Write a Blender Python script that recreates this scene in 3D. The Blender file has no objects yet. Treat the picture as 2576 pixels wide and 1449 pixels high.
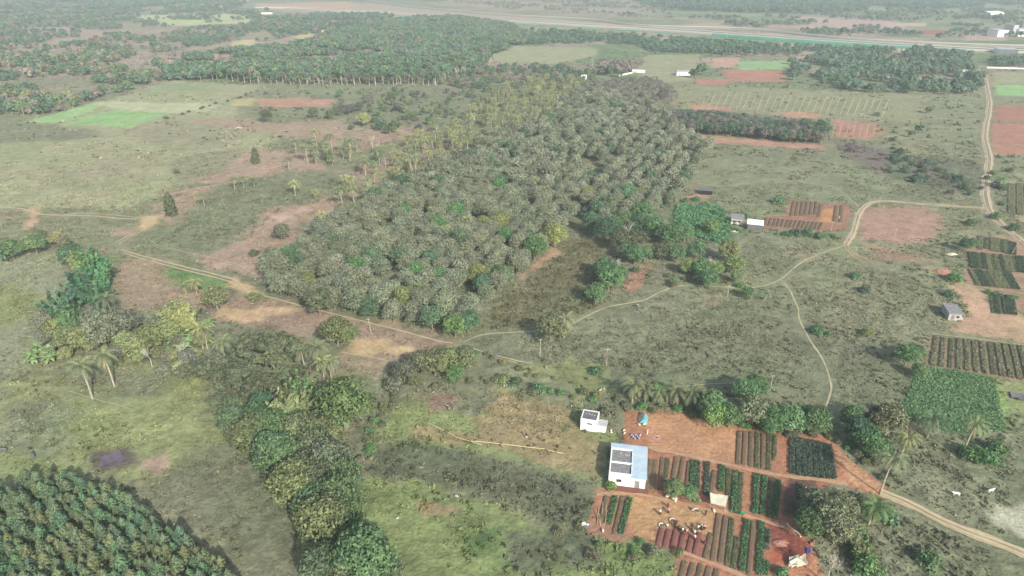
import bpy, math, random
import numpy as np
from mathutils import Vector, Matrix

# ------------------------------------------------------------------ camera, world, sun, exposure
SC = bpy.context.scene
COL = SC.collection
R = math.radians
W0, H0 = 2576.0, 1449.0            # survey coordinates used for measuring the photograph
FPX, PITCH, CAMH = 1717.0, R(25.5), 100.0
SP, CP = math.sin(PITCH), math.cos(PITCH)

cam_d = bpy.data.cameras.new('camera')
cam = bpy.data.objects.new('camera', cam_d)
COL.objects.link(cam)
cam.location = (0, 0, CAMH)
cam.rotation_euler = (R(90) - PITCH, 0, 0)
cam_d.sensor_width = 36
cam_d.lens = 36 * FPX / W0
cam_d.clip_start = 1
cam_d.clip_end = 20000
SC.camera = cam

SUN_AZ = math.atan2(0.47, -0.88)     # towards the sun, measured from +Y towards +X
SUN_EL = R(31)
world = bpy.data.worlds.new('World')
SC.world = world
world.use_nodes = True
wn = world.node_tree
wn.nodes.clear()
sky = wn.nodes.new('ShaderNodeTexSky')
sky.sky_type = 'NISHITA'
sky.sun_disc = False
sky.sun_elevation = SUN_EL
sky.sun_rotation = SUN_AZ
sky.dust_density = 3.0
sky.air_density = 1.2
bg = wn.nodes.new('ShaderNodeBackground')
bg.inputs['Strength'].default_value = 0.125
wo = wn.nodes.new('ShaderNodeOutputWorld')
wn.links.new(sky.outputs[0], bg.inputs[0])
wn.links.new(bg.outputs[0], wo.inputs[0])

sun_d = bpy.data.lights.new('sun', 'SUN')
sun_d.energy = 3.7
sun_d.angle = R(0.9)
sun_d.color = (1.0, 0.95, 0.87)
sun = bpy.data.objects.new('sun', sun_d)
COL.objects.link(sun)
sd = Vector((math.sin(SUN_AZ) * math.cos(SUN_EL), math.cos(SUN_AZ) * math.cos(SUN_EL), math.sin(SUN_EL)))
sun.rotation_euler = sd.to_track_quat('Z', 'Y').to_euler()

SC.view_settings.view_transform = 'Standard'
SC.view_settings.look = 'None'
SC.view_settings.exposure = 0.84
SC.view_settings.gamma = 1.0
SC.cycles.max_bounces = 4
SC.cycles.diffuse_bounces = 2
SC.cycles.glossy_bounces = 2
SC.cycles.transmission_bounces = 2
SC.cycles.transparent_max_bounces = 4
SC.cycles.volume_bounces = 0

rng = np.random.default_rng(7)
random.seed(7)

# ------------------------------------------------------------------ measuring helpers
def at(u, v, z=0.0):
    """survey coordinates -> world point on the level z"""
    x = (u - W0 / 2) / FPX
    t = (v - H0 / 2) / FPX
    dy, dz = CP - t * SP, -SP - t * CP
    s = (z - CAMH) / dz
    return Vector((x * s, dy * s, z))

def ats(uv):
    """vectorised at() for an (N,2) array, ground level"""
    uv = np.asarray(uv, float)
    x = (uv[:, 0] - W0 / 2) / FPX
    t = (uv[:, 1] - H0 / 2) / FPX
    s = CAMH / (SP + t * CP)
    return np.stack([x * s, (CP - t * SP) * s], 1)

def hash2(ix, iy, seed):
    h = (ix.astype(np.int64) * 374761393 + iy.astype(np.int64) * 668265263 + seed * 1442695041) & 0xffffffff
    h = ((h ^ (h >> 13)) * 1274126177) & 0xffffffff
    h = h ^ (h >> 16)
    return (h & 0xffff) / 65535.0

def vnoise(x, y, scale, seed):
    x = x / scale; y = y / scale
    ix = np.floor(x); iy = np.floor(y)
    fx = x - ix; fy = y - iy
    fx = fx * fx * (3 - 2 * fx); fy = fy * fy * (3 - 2 * fy)
    a = hash2(ix, iy, seed); b = hash2(ix + 1, iy, seed)
    c = hash2(ix, iy + 1, seed); d = hash2(ix + 1, iy + 1, seed)
    return (a * (1 - fx) + b * fx) * (1 - fy) + (c * (1 - fx) + d * fx) * fy

def fbm(x, y, scale, seed, octv=4, gain=0.5):
    s = 0; w = 1; tot = 0
    for k in range(octv):
        s = s + w * vnoise(x, y, scale / (2 ** k), seed + k * 17); tot += w; w *= gain
    return s / tot

def poly_sd(px, py, poly):
    """signed distance (positive inside) from points to polygon"""
    n = len(poly)
    inside = np.zeros(px.shape, bool)
    dmin = np.full(px.shape, 1e9)
    for i in range(n):
        x0, y0 = poly[i]; x1, y1 = poly[(i + 1) % n]
        cond = ((y0 > py) != (y1 > py))
        with np.errstate(divide='ignore', invalid='ignore'):
            xi = (x1 - x0) * (py - y0) / (y1 - y0 + 1e-12) + x0
        inside ^= cond & (px < xi)
        dx, dy = x1 - x0, y1 - y0
        t = np.clip(((px - x0) * dx + (py - y0) * dy) / (dx * dx + dy * dy + 1e-9), 0, 1)
        d = np.hypot(px - x0 - t * dx, py - y0 - t * dy)
        dmin = np.minimum(dmin, d)
    return np.where(inside, dmin, -dmin)

def line_d(px, py, pts):
    dmin = np.full(px.shape, 1e9)
    for i in range(len(pts) - 1):
        x0, y0 = pts[i]; x1, y1 = pts[i + 1]
        dx, dy = x1 - x0, y1 - y0
        t = np.clip(((px - x0) * dx + (py - y0) * dy) / (dx * dx + dy * dy + 1e-9), 0, 1)
        dmin = np.minimum(dmin, np.hypot(px - x0 - t * dx, py - y0 - t * dy))
    return dmin

def lin(c):
    c = np.asarray(c, float) / 255.0
    return np.where(c <= 0.04045, c / 12.92, ((c + 0.055) / 1.055) ** 2.4)

GAIN = 0.62     # picture tone -> surface albedo
def alb(r, g, b, sat=.9):
    c = lin((r, g, b)) * GAIN; l = c @ np.array([.3, .6, .1])
    return l * np.array([1.0, 1.0, .93]) * (1 - sat) + c * sat

# ------------------------------------------------------------------ tagging and linking
def tag(o, label=None, cat=None, group=None, kind=None):
    if label: o['label'] = label
    if cat: o['category'] = cat
    if group: o['group'] = group
    if kind: o['kind'] = kind
    return o

def link(o, parent=None):
    COL.objects.link(o)
    if parent is not None:
        o.parent = parent
    return o

def empty(name, loc=(0, 0, 0), rz=0.0, sc=1.0):
    o = bpy.data.objects.new(name, None)
    o.location = loc
    o.rotation_euler = (0, 0, rz)
    o.scale = (sc, sc, sc) if not isinstance(sc, (tuple, list)) else sc
    o.empty_display_size = 0.5
    COL.objects.link(o)
    return o

def np_mesh(name, V, F, col=None, mats=(), smooth=False):
    """V (N,3); F (M,k) same-size faces; col (N,3)"""
    V = np.asarray(V, np.float32); F = np.asarray(F, np.int32)
    m = bpy.data.meshes.new(name)
    k = F.shape[1]
    m.vertices.add(len(V)); m.vertices.foreach_set('co', V.ravel())
    m.loops.add(F.size); m.loops.foreach_set('vertex_index', F.ravel())
    m.polygons.add(len(F))
    m.polygons.foreach_set('loop_start', np.arange(0, F.size, k, dtype=np.int32))
    m.polygons.foreach_set('loop_total', np.full(len(F), k, np.int32))
    if smooth:
        m.polygons.foreach_set('use_smooth', np.ones(len(F), bool))
    if col is not None:
        a = m.color_attributes.new('Col', 'FLOAT_COLOR', 'POINT')
        c4 = np.ones((len(V), 4), np.float32); c4[:, :3] = col
        a.data.foreach_set('color', c4.ravel())
    for mt in mats: m.materials.append(mt)
    m.update(); m.validate()
    return m

class MB:
    """collects simple solids with a colour each into one mesh"""
    def __init__(s):
        s.v = []; s.f = []; s.m = []
    def quad(s, a, b, c, d, mi=0):
        n = len(s.v); s.v += [tuple(a), tuple(b), tuple(c), tuple(d)]; s.f.append((n, n + 1, n + 2, n + 3)); s.m.append(mi)
    def hexa(s, bot, top, mi=0):
        """bot, top: 4 points each, counter-clockwise seen from above"""
        n = len(s.v); s.v += [tuple(p) for p in bot] + [tuple(p) for p in top]
        s.f += [(n + 3, n + 2, n + 1, n), (n + 4, n + 5, n + 6, n + 7)]
        for i in range(4):
            j = (i + 1) % 4
            s.f.append((n + i, n + j, n + 4 + j, n + 4 + i))
        s.m += [mi] * 6
    def box(s, x0, x1, y0, y1, z0, z1, mi=0):
        s.hexa([(x0, y0, z0), (x1, y0, z0), (x1, y1, z0), (x0, y1, z0)],
               [(x0, y0, z1), (x1, y0, z1), (x1, y1, z1), (x0, y1, z1)], mi)
    def tube(s, pts, rad, seg=6, mi=0, cap=True):
        pts = [Vector(p) for p in pts]
        if not isinstance(rad, (list, tuple)): rad = [rad] * len(pts)
        n0 = len(s.v)
        for i, p in enumerate(pts):
            d = (pts[min(i + 1, len(pts) - 1)] - pts[max(i - 1, 0)]).normalized()
            u = d.orthogonal().normalized() if abs(d.z) < 0.9 else Vector((1, 0, 0)).cross(d).normalized()
            w = d.cross(u)
            for k in range(seg):
                a = 2 * math.pi * k / seg
                s.v.append(tuple(p + (u * math.cos(a) + w * math.sin(a)) * rad[i]))
        for i in range(len(pts) - 1):
            for k in range(seg):
                a = n0 + i * seg + k; b = n0 + i * seg + (k + 1) % seg
                s.f.append((a, b, b + seg, a + seg)); s.m.append(mi)
        if cap:
            s.f.append(tuple(n0 + k for k in range(seg))[::-1]); s.m.append(mi)
            e = n0 + (len(pts) - 1) * seg
            s.f.append(tuple(e + k for k in range(seg))); s.m.append(mi)
    def build(s, name, mats, parent=None, smooth=False):
        m = bpy.data.meshes.new(name)
        m.from_pydata(s.v, [], s.f)
        if not isinstance(mats, (list, tuple)): mats = [mats]
        for mt in mats: m.materials.append(mt)
        m.polygons.foreach_set('material_index', np.array(s.m, np.int32))
        if smooth: m.polygons.foreach_set('use_smooth', np.ones(len(s.f), bool))
        m.update()
        o = bpy.data.objects.new(name, m)
        return link(o, parent)

# ------------------------------------------------------------------ materials
def new_mat(name, rough=0.85, spec=0.2):
    m = bpy.data.materials.new(name); m.use_nodes = True
    nt = m.node_tree; b = nt.nodes['Principled BSDF']
    b.inputs['Roughness'].default_value = rough
    b.inputs['Specular IOR Level'].default_value = spec
    return m, nt, b

def noise_mat(name, c0, c1, scale=3.0, rough=0.85, spec=0.2, bump=0.0, detail=4, metal=0.0):
    """two colours mixed by object-space noise, optional bump"""
    m, nt, b = new_mat(name, rough, spec)
    tc = nt.nodes.new('ShaderNodeTexCoord')
    n = nt.nodes.new('ShaderNodeTexNoise'); n.inputs['Scale'].default_value = scale; n.inputs['Detail'].default_value = detail
    r = nt.nodes.new('ShaderNodeValToRGB')
    r.color_ramp.elements[0].position = 0.35; r.color_ramp.elements[1].position = 0.65
    r.color_ramp.elements[0].color = (*c0, 1); r.color_ramp.elements[1].color = (*c1, 1)
    nt.links.new(tc.outputs['Object'], n.inputs['Vector'])
    nt.links.new(n.outputs[0], r.inputs[0]); nt.links.new(r.outputs[0], b.inputs['Base Color'])
    b.inputs['Metallic'].default_value = metal
    if bump:
        bp = nt.nodes.new('ShaderNodeBump'); bp.inputs['Strength'].default_value = bump; bp.inputs['Distance'].default_value = 0.1
        nt.links.new(n.outputs[0], bp.inputs['Height']); nt.links.new(bp.outputs[0], b.inputs['Normal'])
    return m

def leaf_mat(name):
    """leaf colour = per-leaf colour x the tree's own tint"""
    m, nt, b = new_mat(name, 0.75, 0.15)
    a = nt.nodes.new('ShaderNodeAttribute'); a.attribute_name = 'Col'
    oi = nt.nodes.new('ShaderNodeObjectInfo')
    mx = nt.nodes.new('ShaderNodeMix'); mx.data_type = 'RGBA'; mx.blend_type = 'MULTIPLY'; mx.inputs[0].default_value = 1
    nt.links.new(oi.outputs['Color'], mx.inputs[6]); nt.links.new(a.outputs['Color'], mx.inputs[7])
    nt.links.new(mx.outputs[2], b.inputs['Base Color'])
    tr = nt.nodes.new('ShaderNodeBsdfTranslucent'); nt.links.new(mx.outputs[2], tr.inputs[0])
    ms = nt.nodes.new('ShaderNodeMixShader'); ms.inputs[0].default_value = 0.35
    out = nt.nodes['Material Output']
    nt.links.new(b.outputs[0], ms.inputs[1]); nt.links.new(tr.outputs[0], ms.inputs[2]); nt.links.new(ms.outputs[0], out.inputs[0])
    return m

def ground_mat():
    m, nt, b = new_mat('ground_soil_and_grass', 0.95, 0.05)
    a = nt.nodes.new('ShaderNodeAttribute'); a.attribute_name = 'Col'
    geo = nt.nodes.new('ShaderNodeNewGeometry')
    prev = a.outputs['Color']
    for sc, lo, hi in ((0.9, 0.78, 1.2), (0.22, 0.82, 1.18), (0.05, 0.9, 1.1)):
        n = nt.nodes.new('ShaderNodeTexNoise'); n.inputs['Scale'].default_value = sc; n.inputs['Detail'].default_value = 5
        n.inputs['Roughness'].default_value = 0.65
        nt.links.new(geo.outputs['Position'], n.inputs['Vector'])
        mr = nt.nodes.new('ShaderNodeMapRange')
        mr.inputs[1].default_value = 0.32; mr.inputs[2].default_value = 0.68
        mr.inputs[3].default_value = lo; mr.inputs[4].default_value = hi
        nt.links.new(n.outputs[0], mr.inputs[0])
        mx = nt.nodes.new('ShaderNodeMix'); mx.data_type = 'RGBA'; mx.blend_type = 'MULTIPLY'; mx.inputs[0].default_value = 1
        nt.links.new(prev, mx.inputs[6]); nt.links.new(mr.outputs[0], mx.inputs[7])
        prev = mx.outputs[2]
    nt.links.new(prev, b.inputs['Base Color'])
    n = nt.nodes.new('ShaderNodeTexNoise'); n.inputs['Scale'].default_value = 1.3; n.inputs['Detail'].default_value = 6
    nt.links.new(geo.outputs['Position'], n.inputs['Vector'])
    bp = nt.nodes.new('ShaderNodeBump'); bp.inputs['Strength'].default_value = 0.7; bp.inputs['Distance'].default_value = 0.35
    nt.links.new(n.outputs[0], bp.inputs['Height']); nt.links.new(bp.outputs[0], b.inputs['Normal'])
    return m

M = {}
M['ground'] = ground_mat()
M['leaf'] = leaf_mat('foliage')
M['bark'] = noise_mat('bark', alb(120, 112, 98), alb(165, 155, 135), 2.0)
M['pale_bark'] = noise_mat('pale_bark', alb(190, 182, 162), alb(225, 218, 200), 2.0)
M['palm_bark'] = noise_mat('palm_bark', alb(165, 155, 135), alb(205, 195, 175), 3.0)
M['track'] = noise_mat('sandy_track', alb(192, 170, 130), alb(216, 194, 154), 0.6, bump=0.3)
M['track_far'] = noise_mat('pale_gravel_road', alb(196, 176, 142), alb(212, 194, 160), 0.25, bump=0.2)
M['footpath'] = noise_mat('trodden_path', alb(178, 174, 132), alb(200, 192, 150), 0.5)
M['redpath'] = noise_mat('red_earth_path', alb(190, 148, 112), alb(206, 166, 128), 0.8)
M['white'] = noise_mat('white_plaster', alb(238, 238, 232) * 1.15, alb(248, 248, 244) * 1.2, 0.8)
M['blue'] = noise_mat('pale_blue_sheet', alb(176, 204, 220) * 1.1, alb(198, 220, 232) * 1.1, 0.5, rough=0.5, spec=0.4)
M['grey'] = noise_mat('grey_roof_sheet', alb(132, 132, 132), alb(165, 165, 165), 1.5, rough=0.7)
M['lightgrey'] = noise_mat('light_grey_sheet', alb(185, 185, 188), alb(205, 205, 208), 1.5, rough=0.7)
M['dark'] = noise_mat('dark_roof', alb(108, 108, 112), alb(130, 130, 134), 1.5)
M['black'] = noise_mat('dark_opening', alb(40, 40, 42), alb(52, 52, 54), 2)
M['soil'] = noise_mat('bed_soil', alb(118, 98, 78), alb(142, 118, 92), 2.5, bump=0.4)
M['redsoil'] = noise_mat('fresh_red_soil', alb(132, 84, 74), alb(150, 98, 86), 2.5, bump=0.4)
M['wood'] = noise_mat('dry_wood', alb(195, 175, 140), alb(220, 200, 165), 3)
M['concrete'] = noise_mat('concrete', alb(188, 184, 168), alb(208, 203, 188), 3)
M['asphalt'] = noise_mat('pale_highway_deck', alb(142, 142, 132), alb(158, 156, 144), 0.05)
M['teal'] = noise_mat('green_barrier_panel', alb(70, 158, 124), alb(88, 172, 138), 0.1)

# ------------------------------------------------------------------ ground
def P(*uv):   # survey polygon -> world polygon
    return ats(np.array(uv, float).reshape(-1, 2))

C_GRASS = alb(137, 142, 110); C_YEL = alb(147, 153, 104); C_PALE = alb(168, 170, 130); C_DARK = alb(112, 119, 92)
C_BARE = alb(174, 152, 128); C_TAN = alb(208, 180, 136); C_RED = alb(190, 134, 102); C_DEEP = alb(150, 88, 74)
C_ORANGE = alb(162, 148, 108); C_BRIGHT = alb(154, 190, 122); C_PURP = alb(128, 118, 108); C_GREEN = alb(112, 138, 84)
C_FARPINK = alb(178, 160, 140); C_FARGREEN = alb(120, 142, 100); C_BROWN = alb(124, 124, 90); C_CROP = alb(96, 126, 84)

# (polygon, colour, edge softness m, noise break-up m, scrub density, relief)
ZONES = [
 # far bands
 (P(-300,-60, 2900,-60, 2900,60, 2576,70, 1700,40, 1200,0, 560,20, -300,20), C_FARGREEN, 40, 160, .2, 0),
 (P(560,0, 1700,-20, 1640,50, 1300,25, 1050,-5, 930,-6), C_FARPINK, 30, 60, .2, 0),
 (P(640,8, 930,8, 1290,40, 1700,70, 1980,92, 1980,102, 1700,86, 1290,56, 860,34, 640,22), C_FARPINK * 1.05, 8, 10, .1, 0),
 (P(640,10, 880,4, 900,22, 700,24), alb(205,165,130), 20, 30, 0, 0),
 (P(0,85, 330,55, 640,50, 1000,45, 960,70, 800,95, 620,120, 430,130, 200,125, 0,140), C_FARPINK, 25, 60, .3, 0),
 (P(0,30, 260,32, 400,40, 300,60, 0,80), C_FARGREEN, 25, 60, .3, 0),
 (P(310,38, 560,34, 680,44, 620,58, 420,66, 380,52), alb(196,196,150), 8, 20, 0, 0),
 (P(410,50, 560,42, 640,46, 560,56, 440,62), alb(190,200,140), 8, 15, 0, 0),
 (P(580,104, 640,98, 660,116, 620,126, 585,122), alb(205,190,148), 5, 8, 0, 0),
 (P(745,82, 790,76, 790,106, 740,104), alb(205,190,140), 5, 8, 0, 0),
 (P(900,55, 960,50, 960,70, 930,76), alb(190,180,140), 5, 12, 0, 0),
 (P(60,60, 300,62, 330,90, 200,100, 120,110, 30,100), C_FARPINK, 20, 40, .2, 0),
 (P(1990,40, 2250,48, 2300,84, 2120,92, 2000,70), alb(190,165,150), 10, 25, .1, 0),
 (P(2300,76, 2380,76, 2380,88, 2296,86), alb(170,105,95), 3, 3, 0, 0),
 (P(2430,86, 2530,86, 2530,102, 2430,102), alb(190,165,150), 3, 4, 0, 0),
 (P(2230,58, 2330,58, 2330,66, 2230,66), alb(200,175,155), 3, 4, 0, 0),
 (P(1717,60, 1860,55, 1870,70, 1717,68), C_FARPINK, 8, 15, .1, 0),
 (P(1717,96, 2000,112, 2050,124, 1900,128, 1717,116), C_FARPINK * .95, 8, 12, .2, 0),
 # upper middle fields
 (P(1228,142, 1300,115, 1505,122, 1500,140, 1400,160, 1260,158), C_PALE * .97, 4, 4, 0, 0),
 (P(1590,152, 1630,138, 1760,138, 1760,170, 1740,200, 1640,215, 1600,190), C_PALE * .93, 4, 5, 0, 0),
 (P(1850,156, 1985,152, 1990,174, 1860,176), alb(150,185,125), 4, 4, 0, 0),
 (P(1795,146, 1860,145, 1850,168, 1790,170), alb(200,160,135), 3, 3, 0, 0),
 (P(1815,176, 1975,178, 1975,206, 1830,204), alb(188,135,112), 4, 3, 0, 0),
 (P(1750,198, 1832,200, 1832,212, 1745,214), alb(192,136,112), 3, 3, 0, 0),
 (P(1700,212, 2340,240, 2330,312, 2080,300, 1650,262, 1640,230), C_PALE * .82, 6, 6, .1, 0),
 (P(1735,262, 1840,270, 1840,280, 1740,278), alb(196,150,124), 3, 5, 0, 0),
 (P(1960,278, 2060,286, 2060,298, 1970,296), alb(196,150,124), 3, 5, 0, 0),
 (P(2095,302, 2200,310, 2215,330, 2190,352, 2100,345), alb(186,140,118), 3, 6, .1, 0),
 (P(2340,240, 2470,238, 2475,400, 2340,380, 2320,300), C_GRASS * 1.08, 6, 10, .4, .3),
 (P(2095,350, 2250,380, 2240,450, 2160,410, 2100,370), C_PURP, 5, 12, .5, .3),
 (P(2250,390, 2480,400, 2480,500, 2400,480, 2230,450), C_DARK * 1.1, 5, 14, .8, .5),
 (P(2500,180, 2640,182, 2640,214, 2500,210), C_PALE * .95, 3, 2, 0, 0),
 (P(2505,214, 2640,214, 2640,245, 2505,240), alb(150,196,125), 3, 2, 0, 0),
 (P(2500,266, 2700,266, 2700,310, 2498,306), alb(178,128,106), 2, 2, 0, 0),
 (P(2490,310, 2700,314, 2700,394, 2500,388), alb(182,134,110), 2, 2, 0, 0),
 (P(2530,455, 2700,455, 2700,560, 2560,560), alb(170,160,125), 2, 3, 0, 0),
 # left pale fields
 (P(-200,350, 60,305, 250,258, 430,204, 655,214, 640,232, 585,250, 620,300, 700,345, 640,400, 560,430, 430,470, 330,522, -200,524), C_PALE, 4, 8, .12, .12),
 (P(-200,318, 90,306, 250,326, 260,345, 120,360, -200,372), C_GRASS * 1.02, 5, 12, .25, .2),
 (P(150,318, 225,290, 300,276, 425,281, 412,292, 322,322, 240,314), C_BRIGHT, 2, 2, 0, 0),
 (P(62,309, 145,285, 250,255, 262,262, 215,284, 130,309), alb(160,196,130), 2, 3, 0, 0),
 (P(230,262, 262,255, 560,262, 520,280, 430,285, 300,276), alb(190,194,150), 3, 3, 0, 0),
 (P(460,302, 560,296, 700,312, 860,300, 900,330, 830,370, 780,350, 640,330, 520,322), C_BARE * 1.03, 4, 14, .1, 0),
 (P(645,249, 760,246, 845,250, 835,268, 655,269), alb(192,150,124), 3, 4, 0, 0),
 (P(585,250, 640,246, 635,266, 590,266), alb(196,180,130), 3, 3, 0, 0),
 (P(650,214, 1000,214, 1100,225, 1060,260, 860,240, 640,240), C_GRASS * 1.12, 6, 10, .2, .1),
 (P(560,400, 640,372, 760,380, 830,400, 800,430, 740,425, 640,450, 540,470, 470,490, 500,445), C_BARE * 1.05, 4, 20, .1, .1),
 (P(450,480, 530,455, 660,440, 740,440, 700,470, 560,510, 540,550, 440,570, 420,545), C_BARE, 4, 18, .1, .1),
 (P(860,340, 960,320, 1080,300, 1150,320, 1060,345, 900,380), C_BARE, 4, 14, .2, .1),
 (P(900,220, 1400,215, 1300,300, 1100,330, 900,300), C_GRASS * 1.0, 6, 16, .3, .1),
 (P(840,430, 1000,400, 1080,360, 1150,370, 1090,410, 900,460), C_BARE * .95, 3, 16, .2, .1),
 (P(860,440, 1000,440, 960,470, 880,500, 850,480), C_BARE * 1.05, 3, 10, .1, .1),
 (P(540,470, 700,440, 860,430, 900,470, 830,500, 700,520, 640,600, 520,640, 400,640, 300,600, 450,570), C_GRASS * .97, 4, 12, .35, .3),
 (P(650,560, 700,520, 840,492, 870,510, 800,560, 760,620, 720,645, 640,640, 590,640, 560,625), C_BARE, 3, 16, .15, .1),
 (P(500,640, 600,620, 700,640, 690,680, 640,705, 590,690, 520,665), C_BARE * 1.02, 3, 12, .1, .1),
 (P(690,540, 790,510, 770,530, 700,560), alb(205,172,150), 2, 6, 0, 0),
 (P(285,575, 340,575, 330,595, 290,590), C_BARE, 2, 5, 0, 0),
 (P(80,520, 100,538, 95,560, 75,580, 60,560), alb(200,170,135), 2, 4, 0, 0),
 (P(350,540, 400,545, 395,562, 360,580, 350,560), C_TAN, 2, 3, 0, 0),
 (P(315,650, 420,672, 560,720, 600,735, 650,745, 780,765, 900,800, 1150,855, 1140,880, 1000,910, 950,935, 880,895, 850,850, 740,835, 620,840, 520,790, 440,760, 330,770, 290,720), C_BARE * .97, 3, 10, .08, .08),
 (P(420,668, 520,690, 600,715, 560,735, 470,720, 420,700), C_GREEN * 1.15, 2, 8, .2, .2),
 (P(560,770, 640,775, 740,760, 780,775, 700,800, 640,815, 590,820, 545,800), C_TAN, 2, 8, 0, 0),
 (P(590,690, 640,720, 660,745, 600,735, 570,715), C_TAN * 1.02, 1.5, 4, 0, 0),
 (P(870,850, 960,850, 1040,880, 940,885, 900,890), C_TAN * .95, 2, 6, 0, 0),
 # parcels inside the pale fields
 (P(-200,372, 150,352, 60,400, -200,425), alb(158,164,122), 2, 1, .05, .05),
 (P(300,330, 420,300, 640,332, 560,372, 420,380), alb(160,158,124), 2, 3, .1, .1),
 (P(60,430, 240,370, 430,390, 380,450, 120,490), alb(166,164,128), 3, 8, .15, .12),
 (P(330,232, 430,206, 560,210, 540,228, 400,240), alb(158,168,124), 2, 1, 0, 0),
 (P(560,214, 655,214, 640,232, 585,248, 560,240), alb(172,172,134), 2, 1, 0, 0),
 (P(430,400, 620,372, 560,430, 440,465), alb(154,150,118), 3, 8, .2, .15),
 # lower left
 (P(-300,600, 90,630, 230,660, 220,720, 140,800, 60,930, 0,1000, -300,1100), alb(152,158,124), 4, 14, .15, .15),
 (P(-100,740, 60,700, 120,760, 60,800, -100,860), C_YEL * 1.02, 5, 18, .15, .15),
 (P(60,930, 300,880, 420,930, 500,970, 560,1060, 640,1100, 560,1125, 480,1140, 400,1230, 300,1200, 240,1180, 60,1190, -100,1200, -100,1060), C_YEL, 4, 12, .15, .2),
 (P(300,980, 460,1010, 440,1100, 300,1110, 200,1060), C_YEL * 1.05, 3, 14, .15, .2),
 (P(120,900, 300,930, 420,960, 400,990, 250,990, 110,960), C_GRASS * .95, 3, 10, .2, .2),
 (P(0,990, 130,1000, 130,1120, 0,1100), C_GRASS * 1.02, 3, 12, .3, .2),
 (P(520,1130, 640,1105, 740,1250, 800,1460, 600,1460, 520,1330, 400,1240), C_GRASS * .82, 3, 10, .25, .25),
 (P(235,1140, 320,1125, 340,1160, 300,1180, 240,1185), C_PURP * .75, 1.2, 3, 0, 0),
 (P(370,1155, 410,1150, 415,1200, 385,1205), C_BARE, 1, 5, 0, 0),
 # scrub diamond and right meadow
 (P(1200,830, 1240,760, 1300,720, 1420,605, 1490,600, 1560,640, 1530,720, 1480,780, 1420,800, 1340,830, 1180,842), C_BROWN, 3, 6, .85, .5),
 (P(1285,705, 1390,622, 1412,632, 1305,712), alb(186,156,126), 1.5, 3, 0, 0),
 (P(1180,842, 1440,815, 1540,900, 1560,980, 1400,950, 1250,900, 1160,880), C_GRASS * .97, 3, 8, .4, .35),
 (P(1420,895, 1520,925, 1560,985, 1500,1000, 1400,965, 1300,935, 1330,915), C_YEL * .92, 3, 8, .2, .2),
 (P(1540,900, 1700,800, 1950,760, 2250,860, 2300,960, 2200,1060, 1900,960, 1600,980), C_GRASS * .88, 6, 20, .35, .3),
 (P(1560,690, 1640,660, 1640,700, 1590,745), alb(170,138,112), 2, 8, .1, .1),
 (P(1760,480, 1800,490, 1790,502, 1700,500), alb(186,150,128), 2, 5, 0, 0),
 (P(2165,522, 2330,520, 2370,560, 2340,600, 2260,615, 2170,605, 2150,570), alb(180,146,124), 3, 8, .05, .05),
 (P(2200,620, 2300,640, 2290,660, 2200,650), alb(166,142,116), 3, 8, .15, .1),
 (P(1650,330, 1830,345, 2080,365, 2080,378, 1990,372, 1830,362, 1650,350), alb(190,150,124), 2, 3, 0, 0),
 (P(1640,420, 1760,400, 2240,440, 2230,500, 1900,520, 1800,500, 1700,480), C_GRASS * 1.08, 5, 14, .2, .15),
 (P(1700,515, 1810,520, 1840,580, 1830,620, 1760,600, 1690,560), C_CROP * 1.15, 2, 5, .9, .5),
 # right side farm
 (P(1985,503, 2140,515, 2135,575, 2100,582, 1920,575, 1925,545, 1980,540), alb(172,128,106), 1, 2, 0, 0),
 (P(2055,530, 2095,525, 2100,560, 2060,560), alb(206,150,102), 1, 2, 0, 0),
 (P(2440,590, 2700,605, 2700,805, 2600,800, 2460,730, 2425,700), alb(172,142,116), 1, 2, 0, 0),
 (P(2395,720, 2440,715, 2480,735, 2480,760, 2590,800, 2700,810, 2700,880, 2500,850, 2390,835, 2400,790, 2440,790), alb(196,164,132), 1.5, 4, 0, 0),
 (P(2340,842, 2700,895, 2700,975, 2560,960, 2330,915), alb(166,140,112), 1, 2, 0, 0),
 (P(2312,918, 2500,950, 2532,1085, 2450,1098, 2350,1080, 2262,1045), alb(92, 128, 86), 1.5, 3, 0, .05),
 (P(2500,955, 2700,985, 2700,1200, 2530,1085), C_YEL, 1.5, 3, .05, .1),
 (P(2498,952, 2512,955, 2546,1088, 2530,1084), alb(150,176,104), .8, 1, .3, .2),
 (P(2515,1060, 2700,1090, 2700,1300, 2450,1250, 2300,1180, 2200,1120, 2300,1090, 2450,1100), C_GRASS * .9, 3, 8, .5, .4),
 (P(2500,1300, 2520,1275, 2700,1260, 2700,1400, 2560,1350), alb(190,188,160), 1.5, 4, .05, .05),
 (P(2200,1240, 2700,1440, 2700,1600, 2100,1600, 2080,1420, 2100,1300), C_GRASS * .9, 3, 8, .5, .4),
 # centre-bottom field
 (P(940,1080, 1000,1010, 1060,985, 1250,980, 1450,1020, 1470,1070, 1560,1092, 1520,1130, 1490,1212, 1340,1170, 1150,1135, 1000,1120), alb(142,154,100), 1.5, 4, .1, .15),
 (P(1030,990, 1180,985, 1170,1030, 1050,1015), alb(150,130,110), 1.5, 8, .3, .2),
 (P(1180,975, 1430,1015, 1450,1075, 1240,1050, 1170,1030), C_ORANGE, 1.5, 5, .2, .25),
 (P(1170,1040, 1450,1070, 1510,1120, 1490,1190, 1350,1165, 1270,1130, 1180,1115, 1060,1105, 1060,1085, 1200,1090), C_ORANGE * .98, 1.5, 6, .1, .15),
 (P(1160,1000, 1220,975, 1250,1000, 1200,1050, 1150,1040), C_GRASS * .85, 1.5, 5, .5, .3),
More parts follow.
